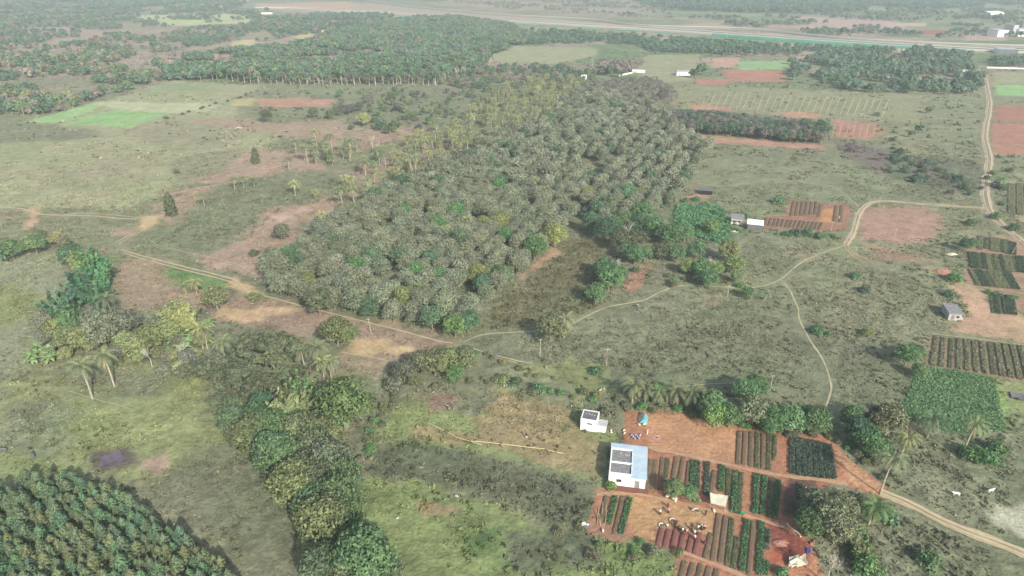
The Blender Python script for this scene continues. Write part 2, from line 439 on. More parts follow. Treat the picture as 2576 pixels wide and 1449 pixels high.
 (P(930,1135, 1040,1112, 1200,1140, 1350,1182, 1480,1210, 1510,1260, 1490,1320, 1380,1330, 1300,1275, 1150,1235, 1050,1205, 930,1205), C_DARK, 1.5, 5, .5, .2),
 (P(900,1210, 1050,1208, 1150,1240, 1300,1280, 1380,1335, 1500,1340, 1600,1355, 1700,1400, 1700,1600, 900,1600), alb(134,150,94), 1.5, 5, .35, .25),
 (P(1050,1265, 1150,1262, 1180,1300, 1060,1300), C_ORANGE * .95, 1, 4, .2, .2),
 (P(1270,1330, 1480,1320, 1500,1400, 1340,1440, 1280,1400), C_DARK, 1.5, 8, .6, .35),
 (P(1150,1330, 1250,1320, 1260,1400, 1170,1400), C_GREEN * .9, 1.5, 5, .3, .2),
 (P(880,1000, 960,1000, 930,1120, 900,1210, 860,1200), C_GRASS * .9, 2, 4, .4, .3),
 # red farm
 (P(1572,1035, 1640,1032, 1760,1050, 1870,1072, 2000,1090, 2090,1098, 2130,1150, 2240,1225, 2215,1255, 2110,1215, 2060,1235, 2030,1310, 2050,1400, 2100,1600, 1700,1600, 1700,1385, 1600,1350, 1500,1340, 1480,1330, 1500,1235, 1530,1225, 1570,1110), C_RED * .97, .8, 1.5, 0, 0),
 (P(1630,1040, 1740,1050, 1850,1078, 1848,1168, 1750,1142, 1635,1125), alb(200,150,112), .6, 1.5, 0, 0),
 (P(1580,1250, 1690,1262, 1790,1290, 1780,1370, 1690,1340, 1650,1360, 1590,1345), alb(200,156,112), .6, 1.5, 0, 0),
 (P(1930,1310, 1990,1325, 2040,1370, 2030,1410, 1980,1420, 1940,1400), C_DEEP, .6, 2, 0, 0),
 (P(1935,1380, 1990,1395, 1970,1420, 1925,1415), alb(196,112,84), .5, 1.5, 0, 0),
 (P(2090,1105, 2130,1150, 2225,1222, 2215,1248, 2150,1222, 2110,1185), alb(206,158,116), .6, 1.5, 0, 0),
 (P(1640,1330, 1700,1330, 1790,1350, 1765,1412, 1700,1390, 1660,1370), alb(166,116,100), .5, 1, 0, 0),
 (P(1975,1200, 2060,1205, 2030,1310, 1965,1300), alb(128,100,84), .5, 1, 0, 0),
 (P(1480,1310, 1530,1320, 1600,1350, 1560,1362, 1490,1345), alb(176,134,110), .6, 2, 0, 0),
]
ZONES = [z + (z[0].min(0), z[0].max(0)) for z in ZONES]

# tracks and paths (survey polyline, width m, material key, name)
ROADS = [
 ([2440,160, 2455,172, 2467,180, 2478,195, 2482,215, 2487,240, 2490,262, 2486,290, 2480,320, 2477,345, 2483,372, 2490,400, 2487,425, 2480,455, 2478,490, 2484,522, 2500,548, 2530,575, 2556,597, 2600,630], 3.9, 'track_far', 'dirt_road'),
 ([2484,524, 2400,519, 2300,512, 2230,505, 2195,507, 2172,520, 2160,540, 2152,565, 2145,590, 2135,603, 2127,617], 2.6, 'track_far', 'dirt_road'),
 ([2127,617, 2080,632, 2040,648, 2010,663, 1985,685, 1965,703, 1930,718, 1880,727, 1820,722, 1760,718, 1700,718, 1660,735, 1620,757, 1530,770, 1480,793, 1440,815], .55, 'footpath', 'footpath'),
 ([1365,832, 1320,835, 1250,838, 1205,842, 1165,862], .5, 'footpath', 'footpath'),
 ([1973,712, 1988,730, 2000,760, 2010,778, 2008,795, 2020,825, 2040,860, 2065,895, 2078,920, 2085,945, 2092,965, 2090,990, 2080,1015, 2074,1045], .5, 'footpath', 'footpath'),
 ([2130,617, 2152,643, 2185,655, 2215,661], .5, 'redpath', 'footpath'),
 ([2124,620, 2146,648, 2180,660, 2212,666], .5, 'redpath', 'footpath'),
 ([1690,975, 1760,968, 1840,963, 1930,970, 1990,985], .28, 'footpath', 'footpath'),
 ([-40,519, 60,524, 95,540, 230,543, 330,552, 385,551], .9, 'track', 'dirt_track'),
 ([150,542, 190,536, 260,538, 340,547, 385,552], .5, 'track', 'dirt_track'),
 ([385,551, 400,553, 372,570, 330,588, 290,612], .6, 'track', 'dirt_track'),
 ([398,556, 378,572, 338,590, 298,614], .6, 'track', 'dirt_track'),
 ([305,628, 350,642, 450,668, 540,690, 590,702, 612,718, 622,735], .8, 'track', 'dirt_track'),
 ([305,634, 350,649, 450,676, 540,698, 585,710, 605,725], .6, 'track', 'dirt_track'),
 ([420,625, 520,645, 600,665, 640,690], .35, 'track', 'footpath'),
 ([622,735, 680,748, 760,770, 870,798, 1000,830, 1100,858, 1140,864], .65, 'track', 'dirt_track'),
 ([1165,870, 1240,893, 1300,908, 1340,915], .5, 'footpath', 'footpath'),
 ([1165,876, 1240,899, 1300,913], .4, 'footpath', 'footpath'),
 ([860,886, 920,896, 975,908], .5, 'track', 'footpath'),
 ([2215,1238, 2265,1256, 2350,1303, 2450,1345, 2520,1370, 2640,1418], 2.6, 'track', 'dirt_road'),
 ([1630,1127, 1744,1149, 1877,1181, 1961,1196, 2060,1207, 2130,1216], 1.1, 'redpath', 'footpath'),
 ([1500,1243, 1600,1243, 1700,1262, 1787,1284, 1852,1291, 1924,1311, 1975,1328], 1.0, 'redpath', 'footpath'),
 ([1690,1384, 1766,1408, 1823,1432, 1870,1450, 1900,1465], 1.0, 'redpath', 'footpath'),
 ([2430,662, 2480,668, 2580,690], .6, 'footpath', 'footpath'),
 ([2425,718, 2470,722, 2580,740], .5, 'footpath', 'footpath'),
 ([2345,840, 2450,852, 2620,875], .5, 'footpath', 'footpath'),
 ([1930,545, 1960,540, 1990,545, 2060,552, 2140,575], .5, 'redpath', 'footpath'),
 ([1700,455, 1820,470, 1950,450, 2100,470, 2160,520], .45, 'footpath', 'footpath'),
 ([0,410, 120,395, 240,352, 400,302, 560,258], .6, 'footpath', 'footpath'),
 ([160,980, 240,1005, 330,1030], .2, 'footpath', 'footpath'),
]
ROADW = [(P(*r[0]), r[1]) for r in ROADS]
BLD_FLAT = []   # flat pads (x, y, radius)

def paint(x, y):
    """surface colour, scrub density and relief at world points"""
    n1 = fbm(x, y, 90, 3); n2 = fbm(x, y, 22, 11); n3 = fbm(x, y, 6, 23); n4 = vnoise(x, y, 1.8, 31)
    far = np.clip((y - 520) / 300, 0, 1)
    t = np.clip((n1 - .42) * 6, 0, 1)[:, None]
    col = C_GRASS * (1 - t) + C_GRASS * np.array([1.08, 1.06, 1.02]) * t
    fcol = C_FARPINK * (1 - np.clip((fbm(x, y, 130, 77) - .42) * 9, 0, 1)[:, None]) + C_FARGREEN * np.clip((fbm(x, y, 130, 77) - .42) * 9, 0, 1)[:, None]
    # mosaic of small fields in the far plain: strips about 80 m by 40 m, slightly skewed
    fx = (x * .96 + y * .28) / 85 + .6 * (vnoise(x, y, 300, 71) - .5); fy = (y * .96 - x * .10) / 46
    ix, iy = np.floor(fx + .5 * hash2(np.floor(fy), np.floor(fy) * 0, 3)), np.floor(fy)
    hsh = hash2(ix, iy, 19); pal = np.array([C_FARPINK, C_FARGREEN, C_FARPINK * .9, alb(150, 160, 118), C_FARGREEN * .9, alb(170, 150, 124), C_FARGREEN * 1.12, C_FARPINK * 1.05])
    fcol = fcol * .45 + pal[(hsh * 7.99).astype(int)] * .55
    edge = np.minimum(np.minimum(fx - np.floor(fx), 1 - fx + np.floor(fx)) * 85, np.minimum(fy - iy, 1 - fy + iy) * 46) < 3.0
    fcol = np.where(edge[:, None], fcol * .78, fcol)
    col = col * (1 - far[:, None]) + fcol * far[:, None]
    dens = np.full(x.shape, .3); rel = np.full(x.shape, .28)
    # irregular bare spots in the grass
    b = np.clip((n2 - .63) * 12, 0, 1) * (1 - far)
    col = col + (C_BARE - col) * (b * .5)[:, None]
    wob = (n3 - .5) * 1.0 + (n2 - .5) * 1.0 + (n4 - .5) * .35
    for poly, c, soft, brk, dn, rl, mn, mxx in ZONES:
        mg = soft + brk
        k = np.nonzero((x > mn[0] - mg) & (x < mxx[0] + mg) & (y > mn[1] - mg) & (y < mxx[1] + mg))[0]
        if len(k) == 0: continue
        sdv = poly_sd(x[k], y[k], poly) + wob[k] * brk
        a = np.clip(sdv / soft * .5 + .5, 0, 1); a = a * a * (3 - 2 * a)
        col[k] += (c - col[k]) * (a * (.45 if soft >= 25 else 1.0))[:, None]
        dens[k] += (dn - dens[k]) * a; rel[k] += (rl - rel[k]) * a
    # mottling: drier and greener tufts
    m = (n3 - .5)[:, None]
    col = col * (1 + .32 * m) 
    g = np.clip((n2 - .5) * 2, -1, 1)[:, None]
    col = col * (1 + g * np.array([-.07, .03, -.06]))
    g4 = (n4 - .5)[:, None] * np.clip(rel * 5, 0.15, 1)[:, None]
    col = col * (1 + g4 * .35)
    near = y < 900
    flat = np.ones(x.shape)
    k = np.nonzero(near)[0]
    for pts, w in ROADW:
        mn, mxx = pts.min(0) - 4, pts.max(0) + 4
        kk = k[(x[k] > mn[0]) & (x[k] < mxx[0]) & (y[k] > mn[1]) & (y[k] < mxx[1])]
        if len(kk) == 0: continue
        d = line_d(x[kk], y[kk], pts)
        flat[kk] = np.minimum(flat[kk], np.clip((d - w * .5 - .8 - y[kk] / 400) / 2, 0, 1))
    for bx, by, br in BLD_FLAT:
        flat = np.minimum(flat, np.clip((np.hypot(x - bx, y - by) - br) / 2, 0, 1))
    rel = rel * flat
    dens = dens * np.clip(flat * 1.5, 0, 1)
    rel = rel * np.clip((620 - y) / 250, 0, 1)
    return np.clip(col, 0.01, .8), dens, rel

def zrel(x, y, rel):
    return rel * ((fbm(x, y, 5, 51) - .5) * 1.6 + (vnoise(x, y, 1.6, 61) - .5) * .9)

NR, NC = 1150, 860
ys = np.concatenate([[-400, 0], 40 * (9000 / 40.0) ** (np.linspace(0, 1, NR - 2) ** 1.0)])
cs = np.linspace(-1, 1, NC)
YY = np.repeat(ys, NC); XX = np.tile(cs, NR) * (1.0 * np.maximum(YY, 40) + 60)
ccol, cd, crel = paint(XX, YY)
ZZ = zrel(XX, YY, crel)
idx = np.arange(NR * NC).reshape(NR, NC)
F = np.stack([idx[:-1, :-1].ravel(), idx[:-1, 1:].ravel(), idx[1:, 1:].ravel(), idx[1:, :-1].ravel()], 1)
gm = np_mesh('ground', np.stack([XX, YY, ZZ], 1), F, ccol, [M['ground']], smooth=True)
ground = link(bpy.data.objects.new('ground', gm)); tag(ground, kind='structure')
del XX, YY, ZZ, F, ccol

# ------------------------------------------------------------------ roads and paths as thin ribbons on the ground
def ribbon(name, pts, w, mat, z=0.03, wob=.12, kind='structure'):
    # resample and smooth
    pts = np.asarray(pts, float)
    seg = np.hypot(*(pts[1:] - pts[:-1]).T); L = np.concatenate([[0], np.cumsum(seg)])
    step = max(.8, w * .5, pts[:, 1].mean() / 150)
    n = max(4, int(L[-1] / step))
    s = np.linspace(0, L[-1], n)
    xs = np.interp(s, L, pts[:, 0]); yy = np.interp(s, L, pts[:, 1])
    for _ in range(6):
        xs[1:-1] = (xs[:-2] + xs[1:-1] * 2 + xs[2:]) / 4; yy[1:-1] = (yy[:-2] + yy[1:-1] * 2 + yy[2:]) / 4
    tx = np.gradient(xs); ty = np.gradient(yy); l = np.hypot(tx, ty) + 1e-9
    nx, ny = -ty / l, tx / l
    wl = w * .5 * (1 + wob * (2 * vnoise(s, s * 0 + pts[0, 0], 2.5, 5) - 1) * 2)
    wr = w * .5 * (1 + wob * (2 * vnoise(s, s * 0 + pts[0, 1], 2.5, 9) - 1) * 2)
    V = np.zeros((n * 2, 3)); V[0::2, 0] = xs + nx * wl; V[0::2, 1] = yy + ny * wl; V[1::2, 0] = xs - nx * wr; V[1::2, 1] = yy - ny * wr
    V[:, 2] = z
    i = np.arange(n - 1) * 2
    Fq = np.stack([i, i + 1, i + 3, i + 2], 1)
    o = link(bpy.data.objects.new(name, np_mesh(name, V, Fq, None, [mat])))
    tag(o, kind=kind)
    return o
for i, (pts, w) in enumerate(ROADW):
    ribbon(ROADS[i][3], pts, w, M[ROADS[i][2]], z=.03 + .004 * i, wob=.18 if w > 2 else .3)

# wheel-worn strips on the wide tracks
M['rut'] = noise_mat('worn_wheel_strip', alb(206, 186, 150), alb(222, 204, 168), 0.8)
M['verge'] = noise_mat('grassy_middle', alb(160, 158, 112), alb(186, 174, 132), 0.7)
for i, (pts, w) in enumerate(ROADW):
    if w < 2.4: continue
    d = np.gradient(pts, axis=0); d /= np.hypot(d[:, 0], d[:, 1])[:, None]; nrm = np.stack([-d[:, 1], d[:, 0]], 1)
    for k, sd_ in enumerate((-1, 1)):
        ribbon('wheel_rut', pts + nrm * sd_ * w * .22, .5, M['rut'], z=.2 + .004 * k, wob=.35)
    ribbon('track_middle', pts, .35, M['verge'], z=.21, wob=.5)

# ------------------------------------------------------------------ foliage builders (all return V, F, C arrays)
def leaves(g, centers, normals, size, colv=.25, aspect=1.6, droop=0.0):
    """one bent quad per leaf clump"""
    n = len(centers)
    nrm = normals + g.normal(0, .55, (n, 3)); nrm /= np.linalg.norm(nrm, axis=1)[:, None] + 1e-9
    a = g.normal(0, 1, (n, 3)); u = np.cross(nrm, a); u /= np.linalg.norm(u, axis=1)[:, None] + 1e-9
    w = np.cross(nrm, u)
    s = size * g.uniform(.65, 1.35, n)[:, None]
    u = u * s * .5 * aspect; w = w * s * .5
    V = np.empty((n, 4, 3))
    V[:, 0] = centers - u; V[:, 1] = centers - w * .9 + nrm * s * .12; V[:, 2] = centers + u; V[:, 3] = centers + w * .9 + nrm * s * .12
    if droop: V[:, 2, 2] -= droop * s[:, 0]
    C = np.repeat((1 + g.uniform(-colv, colv, n))[:, None], 3, 1)
    warm = g.uniform(-1, 1, n)[:, None] * np.array([.06, .01, -.08])
    C = np.clip(C * (1 + warm), .2, 2)
    return V.reshape(-1, 3), np.arange(n * 4).reshape(n, 4), np.repeat(C, 4, 0)

def join(parts):
    Vs, Fs, Cs = [], [], []; n = 0
    for V, F, C in parts:
        Vs.append(V); Fs.append(F + n); Cs.append(C); n += len(V)
    return np.concatenate(Vs), np.concatenate(Fs), np.concatenate(Cs)

def lobed_crown(seed, R_=2.6, H_=5.5, z0=2.2, lobes=11, n=900, size=.5, top=.9, flat=.8, colv=.3, spiky=0.0, lr=(.34, .52)):
    """crown made of many lobes spread over an ellipsoid; leaf clumps fill the lobes with gaps between"""
    g = np.random.default_rng(seed)
    L = []
    for i in range(lobes):
        a = i * 2.399 + g.uniform(-.5, .5); h = (i + .5) / lobes
        zz = z0 + H_ * (.25 + .7 * h)
        rr = R_ * (.75 * math.sqrt(max(0.02, 1 - ((h - .25) / .8) ** 2))) * g.uniform(.65, 1.05)
        L.append((rr * math.cos(a), rr * math.sin(a), zz, R_ * g.uniform(*lr)))
    L.append((0, 0, z0 + H_ * top - R_ * .2, R_ * .5))
    L = np.array(L)
    k = g.integers(0, len(L), n)
    d = g.normal(0, 1, (n, 3)); d[:, 2] = np.abs(d[:, 2]) * .9 + g.uniform(-.45, .35, n)
    d /= np.linalg.norm(d, axis=1)[:, None]
    r = g.uniform(.72, 1.08, n) ** 1 + spiky * g.uniform(0, .5, n) ** 2
    c = L[k, :3] + d * (L[k, 3] * r)[:, None] * np.array([1, 1, flat])
    # colour drifts from lobe to lobe
    lobe_t = g.uniform(.86, 1.16, len(L))
    V, F, C = leaves(g, c, d, size, colv)
    C = C * np.repeat(lobe_t[k], 4)[:, None]
    return V, F, C

def flat_crown(seed, R_=6, H_=3, z0=4, n=1600, size=.6, colv=.3):
    """wide spreading rain-tree crown"""
    g = np.random.default_rng(seed)
    m = 26
    a = g.uniform(0, 6.283, m); rr = R_ * np.sqrt(g.uniform(0, 1, m)) * .85
    L = np.stack([rr * np.cos(a), rr * np.sin(a), z0 + H_ * (1 - (rr / R_) ** 2) * .8 + g.uniform(-.3, .5, m), R_ * g.uniform(.18, .3, m)], 1)
    k = g.integers(0, m, n)
    d = g.normal(0, 1, (n, 3)); d[:, 2] = np.abs(d[:, 2]) + g.uniform(-.3, .2, n); d /= np.linalg.norm(d, axis=1)[:, None]
    c = L[k, :3] + d * (L[k, 3] * g.uniform(.6, 1.1, n))[:, None] * np.array([1, 1, .7])
    V, F, C = leaves(g, c, d, size, colv)
    return V, F, C * np.repeat(g.uniform(.85, 1.15, m)[k], 4)[:, None]

def cone_crown(seed, R_=1.5, H_=6.5, z0=.8, n=420, size=.42, colv=.3, whorl=12):
    """slim feathery crown, branches in whorls narrowing upwards"""
    g = np.random.default_rng(seed)
    t = g.uniform(0, 1, n) ** .85
    t = (np.floor(t * whorl) + g.uniform(.0, .95, n)) / whorl
    r = R_ * (1 - t ** 2.2) ** .7 * np.sqrt(g.uniform(.12, 1, n)) + .1
    a = g.uniform(0, 6.283, n); a = a + .35 * np.sin(a * 5 + t * 40)
    c = np.stack([r * np.cos(a), r * np.sin(a), z0 + H_ * t + r * .25 * g.uniform(0, 1, n)], 1)
    d = np.stack([np.cos(a), np.sin(a), np.full(n, .7)], 1)
    return leaves(g, c, d, size, colv, aspect=2.2)

def bare_crown(seed, H_=6, n=5, depth=4, z0=0.0, rad=.14, spread=.6):
    """leafless limbs: returns an MB"""
    g = random.Random(seed); mb = MB()
    def grow(p, d, l, r, k):
        q = p + d * l
        mid = p + d * l * .5 + Vector((g.uniform(-.1, .1), g.uniform(-.1, .1), g.uniform(-.05, .1))) * l
        mb.tube([p, mid, q], [r, r * .85, r * .7], 4 if k > 1 else 5, cap=False)
        if k >= depth: return
        for _ in range(3 if k else n):
            nd = (d + Vector((g.uniform(-1, 1), g.uniform(-1, 1), g.uniform(-.2, .7))) * spread * (1.6 if k == 0 else 1)).normalized()
            grow(q if g.random() < .7 else mid, nd, l * g.uniform(.55, .8), r * .6, k + 1)
    grow(Vector((0, 0, z0)), Vector((g.uniform(-.1, .1), g.uniform(-.1, .1), 1)).normalized(), H_ * .35, rad, 0)
    return mb

def trunk_mb(seed, h, r, limbs=4, bend=.05, reach=1.2):
    g = random.Random(seed); mb = MB()
    p = [Vector((g.uniform(-bend, bend) * i * h / 3, g.uniform(-bend, bend) * i * h / 3, h * i / 3)) for i in range(4)]
    p[0] = Vector((0, 0, -.3))
    mb.tube(p, [r * 1.3, r, r * .85, r * .6], 6)
    for i in range(limbs):
        a = i * 6.283 / max(1, limbs) + g.uniform(-.4, .4); b = p[2].lerp(p[3], g.uniform(0, .9))
        e = b + Vector((math.cos(a) * reach, math.sin(a) * reach, reach * g.uniform(.8, 1.4)))
        mb.tube([b, b.lerp(e, .5) + Vector((0, 0, .15 * reach)), e], [r * .5, r * .35, r * .2], 5, cap=False)
    return mb

def palm_crown(seed, n=22, L_=3.2, dead=3):
    """arched fronds, each a rib with paired drooping leaflets"""
    g = np.random.default_rng(seed); parts = []
    for i in range(n):
        a = i * 2.399 + g.uniform(-.15, .15)
        isdead = i >= n - dead
        el = (1.25 - 1.35 * (i / (n - 1))) if not isdead else -0.9
        l = L_ * g.uniform(.85, 1.1) * (1 if not isdead else .7)
        m = 9; pts = []; p = np.array([0, 0, 0.]); e = el
        for k in range(m):
            pts.append(p.copy()); p = p + np.array([math.cos(a) * math.cos(e), math.sin(a) * math.cos(e), math.sin(e)]) * l / (m - 1)
            e -= .20 + .03 * k if not isdead else .08
        pts = np.array(pts); side = np.array([-math.sin(a), math.cos(a), 0])
        V = []; F = []; 
        tint = (np.array([1, 1, 1]) if not isdead else np.array([2.0, 1.35, 1.2])) * g.uniform(.85, 1.2)
        if i < 3: tint = tint * np.array([1.3, 1.25, 1.0])
        for k in range(1, m - 1):
            for sgn in (-1, 1):
                for sub in (0, .5):
                    b0 = pts[k] * (1 - sub) + pts[k + 1] * sub; b1 = b0 + (pts[k + 1] - pts[k]) * .34
                    wl = l * .13 * math.sin(math.pi * min(.97, (k + sub + .6) / m)) + .08
                    tip = b0 + side * sgn * wl + np.array([0, 0, -wl * .55]) + (pts[k + 1] - pts[k]) * .6
                    q = len(V); V += [b0, b1, tip + (b1 - b0) * .5, tip]; F.append((q, q + 1, q + 2, q + 3))
            w = .05
            q = len(V); V += [pts[k - 1] - side * w, pts[k - 1] + side * w, pts[k] + side * w, pts[k] - side * w]; F.append((q, q + 1, q + 2, q + 3))
        V = np.array(V); F = np.array(F)
        parts.append((V, F, np.tile(tint, (len(V), 1)) * g.uniform(.85, 1.15, len(V))[:, None]))
    return join(parts)

def bamboo_clump(seed, n=26, L_=9, spread=.45):
    g = np.random.default_rng(seed); parts = []
    for i in range(n):
        a = g.uniform(0, 6.283); r0 = g.uniform(0, .9); lean = g.uniform(.05, spread); l = L_ * g.uniform(.6, 1.1)
        p = np.array([r0 * math.cos(a), r0 * math.sin(a), 0.]); e = math.pi / 2 - lean * .5
        pts = []
        for k in range(14):
            pts.append(p.copy()); p = p + np.array([math.cos(a) * math.cos(e), math.sin(a) * math.cos(e), math.sin(e)]) * l / 13
            e -= lean * (.05 + .012 * k)
        pts = np.array(pts)
        m = 46; t = g.uniform(.2, 1, m) * 12.9; k = t.astype(int); f = (t - k)[:, None]
        c = pts[k] * (1 - f) + pts[np.minimum(k + 1, 13)] * f + g.normal(0, .28, (m, 3)) * (1.25 - t / 13)[:, None]
        parts.append(leaves(g, c, np.tile([math.cos(a), math.sin(a), .4], (m, 1)), .5, .3, aspect=2.4, droop=.3))
    return join(parts)

def banana_plant(seed, n=9, L_=2.2):
    g = np.random.default_rng(seed); parts = []
    for i in range(n):
        a = i * 2.399; el = g.uniform(.5, 1.2); V = []; F = []
        p = np.array([0, 0, 1.4]); e = el; side = np.array([-math.sin(a), math.cos(a), 0]); pts = []
        for k in range(6):
            pts.append(p.copy()); p = p + np.array([math.cos(a) * math.cos(e), math.sin(a) * math.cos(e), math.sin(e)]) * L_ / 5; e -= .38
        for k in range(5):
            w0 = .42 * math.sin(math.pi * (k + .3) / 5.6); w1 = .42 * math.sin(math.pi * (k + 1.3) / 5.9) if k < 4 else .05
            for s in (-1, 1):
                q = len(V); V += [pts[k], pts[k + 1], pts[k + 1] + side * s * w1 + np.array([0, 0, -.1]), pts[k] + side * s * w0 + np.array([0, 0, -.1])]
                F.append((q, q + 1, q + 2, q + 3))
        V = np.array(V); parts.append((V, np.array(F), np.ones((len(V), 3)) * g.uniform(.8, 1.2)))
    return join(parts)

def crown_mesh(name, vfc):
    return np_mesh(name, *vfc, [M['leaf']])

def mb_mesh(mb, name, mat):
    o = mb.build(name, mat, smooth=False); me = o.data
    bpy.data.objects.remove(o); return me

# templates: kind -> list of (crown vfc arrays, crown mesh, trunk mesh)
T = {}
def reg(key, vfcs, trunks, bark='bark'):
    T[key] = [(v, crown_mesh('crown', v), mb_mesh(t, 'trunk', M[bark]) if t else None) for v, t in zip(vfcs, trunks)]

reg('teak', [lobed_crown(100 + i, 2.75, 5.8, 1.0, 16, 2900, .27, colv=.26, spiky=.2, lr=(.46, .64)) for i in range(5)],
    [trunk_mb(i, 4.4, .16, 3, .03, 1.2) for i in range(5)])
reg('teak_mid', [lobed_crown(120 + i, 2.7, 5.6, 1.2, 12, 1100, .38, colv=.24, spiky=.2, lr=(.46, .64)) for i in range(4)],
    [trunk_mb(i, 4.2, .16, 0, .03) for i in range(4)])
reg('broad', [lobed_crown(200 + i, 3.2, 4.8, 1.2, 20, 3400, .30, flat=.75, colv=.42, spiky=.5) for i in range(5)],
    [trunk_mb(20 + i, 3.4, .22, 5, .05, 1.4) for i in range(5)])
reg('broad_mid', [lobed_crown(230 + i, 3.2, 4.8, 1.4, 14, 420, .8, flat=.75, colv=.34, spiky=.4) for i in range(4)],
    [trunk_mb(30 + i, 3.2, .2, 0, .05) for i in range(4)])
reg('spread', [flat_crown(300 + i, 6, 3.0, 3.6, 5200, .36, .42) for i in range(3)],
    [trunk_mb(40 + i, 4.0, .32, 7, .05, 3.0) for i in range(3)])
reg('slim', [cone_crown(400 + i, 1.3, 4.7, .5, 900, .2, colv=.45, whorl=7) for i in range(5)],
    [trunk_mb(50 + i, 5.8, .09, 0, .02) for i in range(5)])
reg('bush', [lobed_crown(500 + i, 1.5, 1.5, -.2, 10, 620, .25, flat=.8, colv=.4, spiky=.7) for i in range(4)],
    [trunk_mb(60 + i, .9, .07, 4, .05, .5) for i in range(4)])
reg('palm', [palm_crown(600 + i, 20, 4.4, 2) for i in range(4)], [None] * 4)
reg('bamboo', [bamboo_clump(700 + i) for i in range(3)], [trunk_mb(70, 4, .1, 6, .05, 1.2)] * 3)
reg('banana', [banana_plant(800 + i) for i in range(3)], [trunk_mb(80 + i, 1.6, .14, 0, .02) for i in range(3)])
# far trees: tall pole-stemmed plantation tree, round far tree
reg('pole', [lobed_crown(900 + i, 2.9, 5.2, 5.2, 9, 170, 1.15, colv=.3, spiky=.5) for i in range(4)],
    [trunk_mb(90 + i, 6.8, .17, 0, .03) for i in range(4)], 'pale_bark')
reg('far', [lobed_crown(930 + i, 3.8, 5.2, 1.0, 9, 150, 1.5, flat=.85, colv=.3, spiky=.4) for i in range(4)],
    [trunk_mb(95 + i, 3.4, .22, 0, .03) for i in range(4)])
BARE = [mb_mesh(bare_crown(i, 7.5, 5, 4, 1.5, .16), 'limbs', M['pale_bark']) for i in range(3)]
BARE_DK = [mb_mesh(bare_crown(9 + i, 7, 5, 4, 1.2, .14, .7), 'limbs', M['bark']) for i in range(2)]

def palm_trunk(seed, h, lx, ly):
    mb = MB(); n = 8; pts = []
    for i in range(n + 1):
        t = i / n; pts.append((lx * t * t, ly * t * t, h * t - .2 * (i == 0)))
    mb.tube(pts, [.24 - .1 * (i / n) + (.012 if i % 2 else 0) for i in range(n + 1)], 7)
    return mb_mesh(mb, 'trunk', M['palm_bark'])
PALM_TR = [(palm_trunk(i, h, lx, ly), h, lx, ly) for i, (h, lx, ly) in enumerate([(8, .4, .2), (9.5, -.7, .3), (7, .3, -.5), (6, -.2, .2), (4.5, .2, .1), (10, .8, .2)])]
def nuts_mesh():
    mb = MB(); g = random.Random(3)
    for i in range(7):
        a = i * .9; x, y, z = .28 * math.cos(a), .28 * math.sin(a), -.28 - .1 * (i % 2)
        mb.tube([(x, y, z - .13), (x, y, z - .07), (x, y, z + .05), (x, y, z + .12)], [.04, .12, .12, .03], 6)
    return mb_mesh(mb, 'coconuts', noise_mat('coconut_husk', alb(120, 120, 60), alb(150, 130, 80), 4))
NUTS = nuts_mesh()

LB = 1.72   # leaves seen at all angles send back less light than flat ground
PLACED = []   # occupied spots (x, y, r)
G_TEAK = alb(126, 135, 108); G_TEAKL = alb(138, 145, 120); G_YEL = alb(140, 146, 84); G_DK = alb(78, 106, 76); G_MID = alb(96, 128, 78)
G_OLV = alb(112, 122, 82); G_BLU = alb(82, 114, 92); G_GRN = alb(86, 138, 74); G_BRN = alb(118, 116, 90); G_FAR = alb(92, 124, 96); G_GREY = alb(124, 124, 110)
G_PALM = alb(118, 131, 94); G_PALMY = alb(138, 145, 92)

def soft(t, k=.85):
    t = np.asarray(t, float); l = float(t @ np.array([.3, .6, .1])); return l * np.array([1.02, 1.02, .80]) * (1 - k) + t * k

def settint(o, tint, g):
    tint = soft(tint)
    j = LB * (1 + g.uniform(-.12, .12))
    o.color = (float(tint[0] * j * (1 + g.uniform(-.06, .06))), float(tint[1] * j), float(tint[2] * j * (1 + g.uniform(-.06, .06))), 1)

gt = random.Random(11)
def tree(kind, x, y, s=1.0, tint=G_OLV, label=None, cat='tree', group=None, name=None, sz=None, parts=True, z=0.0, rot=None):
    v, cm, tm = gt.choice(T[kind])
    nm = name or 'tree'
    rot = gt.uniform(0, 6.283) if rot is None else rot
    if not parts or tm is None:
        o = bpy.data.objects.new(nm, cm); o.location = (x, y, z); o.rotation_euler = (0, 0, rot); o.scale = (s, s, sz or s)
        link(o); settint(o, tint, gt); tag(o, label, cat, group); return o
    e = empty(nm, (x, y, z), rot, (s, s, sz or s)); tag(e, label, cat, group)
    link(bpy.data.objects.new('trunk', tm), e)
    c = link(bpy.data.objects.new('crown', cm), e); settint(c, tint, gt)
    return e

def palm(x, y, s=1.0, tint=G_PALM, label=None, group=None, tr=None, rot=None):
    tm, h, lx, ly = PALM_TR[gt.randrange(len(PALM_TR)) if tr is None else tr]
    rz = gt.uniform(0, 6.283) if rot is None else rot
    e = empty('coconut_palm', (x, y, 0), rz, s); tag(e, label, 'palm tree', group)
    link(bpy.data.objects.new('trunk', tm), e)
    c = link(bpy.data.objects.new('crown', gt.choice(T['palm'])[1]), e); c.location = (lx, ly, h); c.rotation_euler = (gt.uniform(-.12, .12), gt.uniform(-.12, .12), gt.uniform(0, 6.28)); settint(c, tint, gt)
    k = link(bpy.data.objects.new('coconuts', NUTS), e); k.location = (lx, ly, h)
    return e

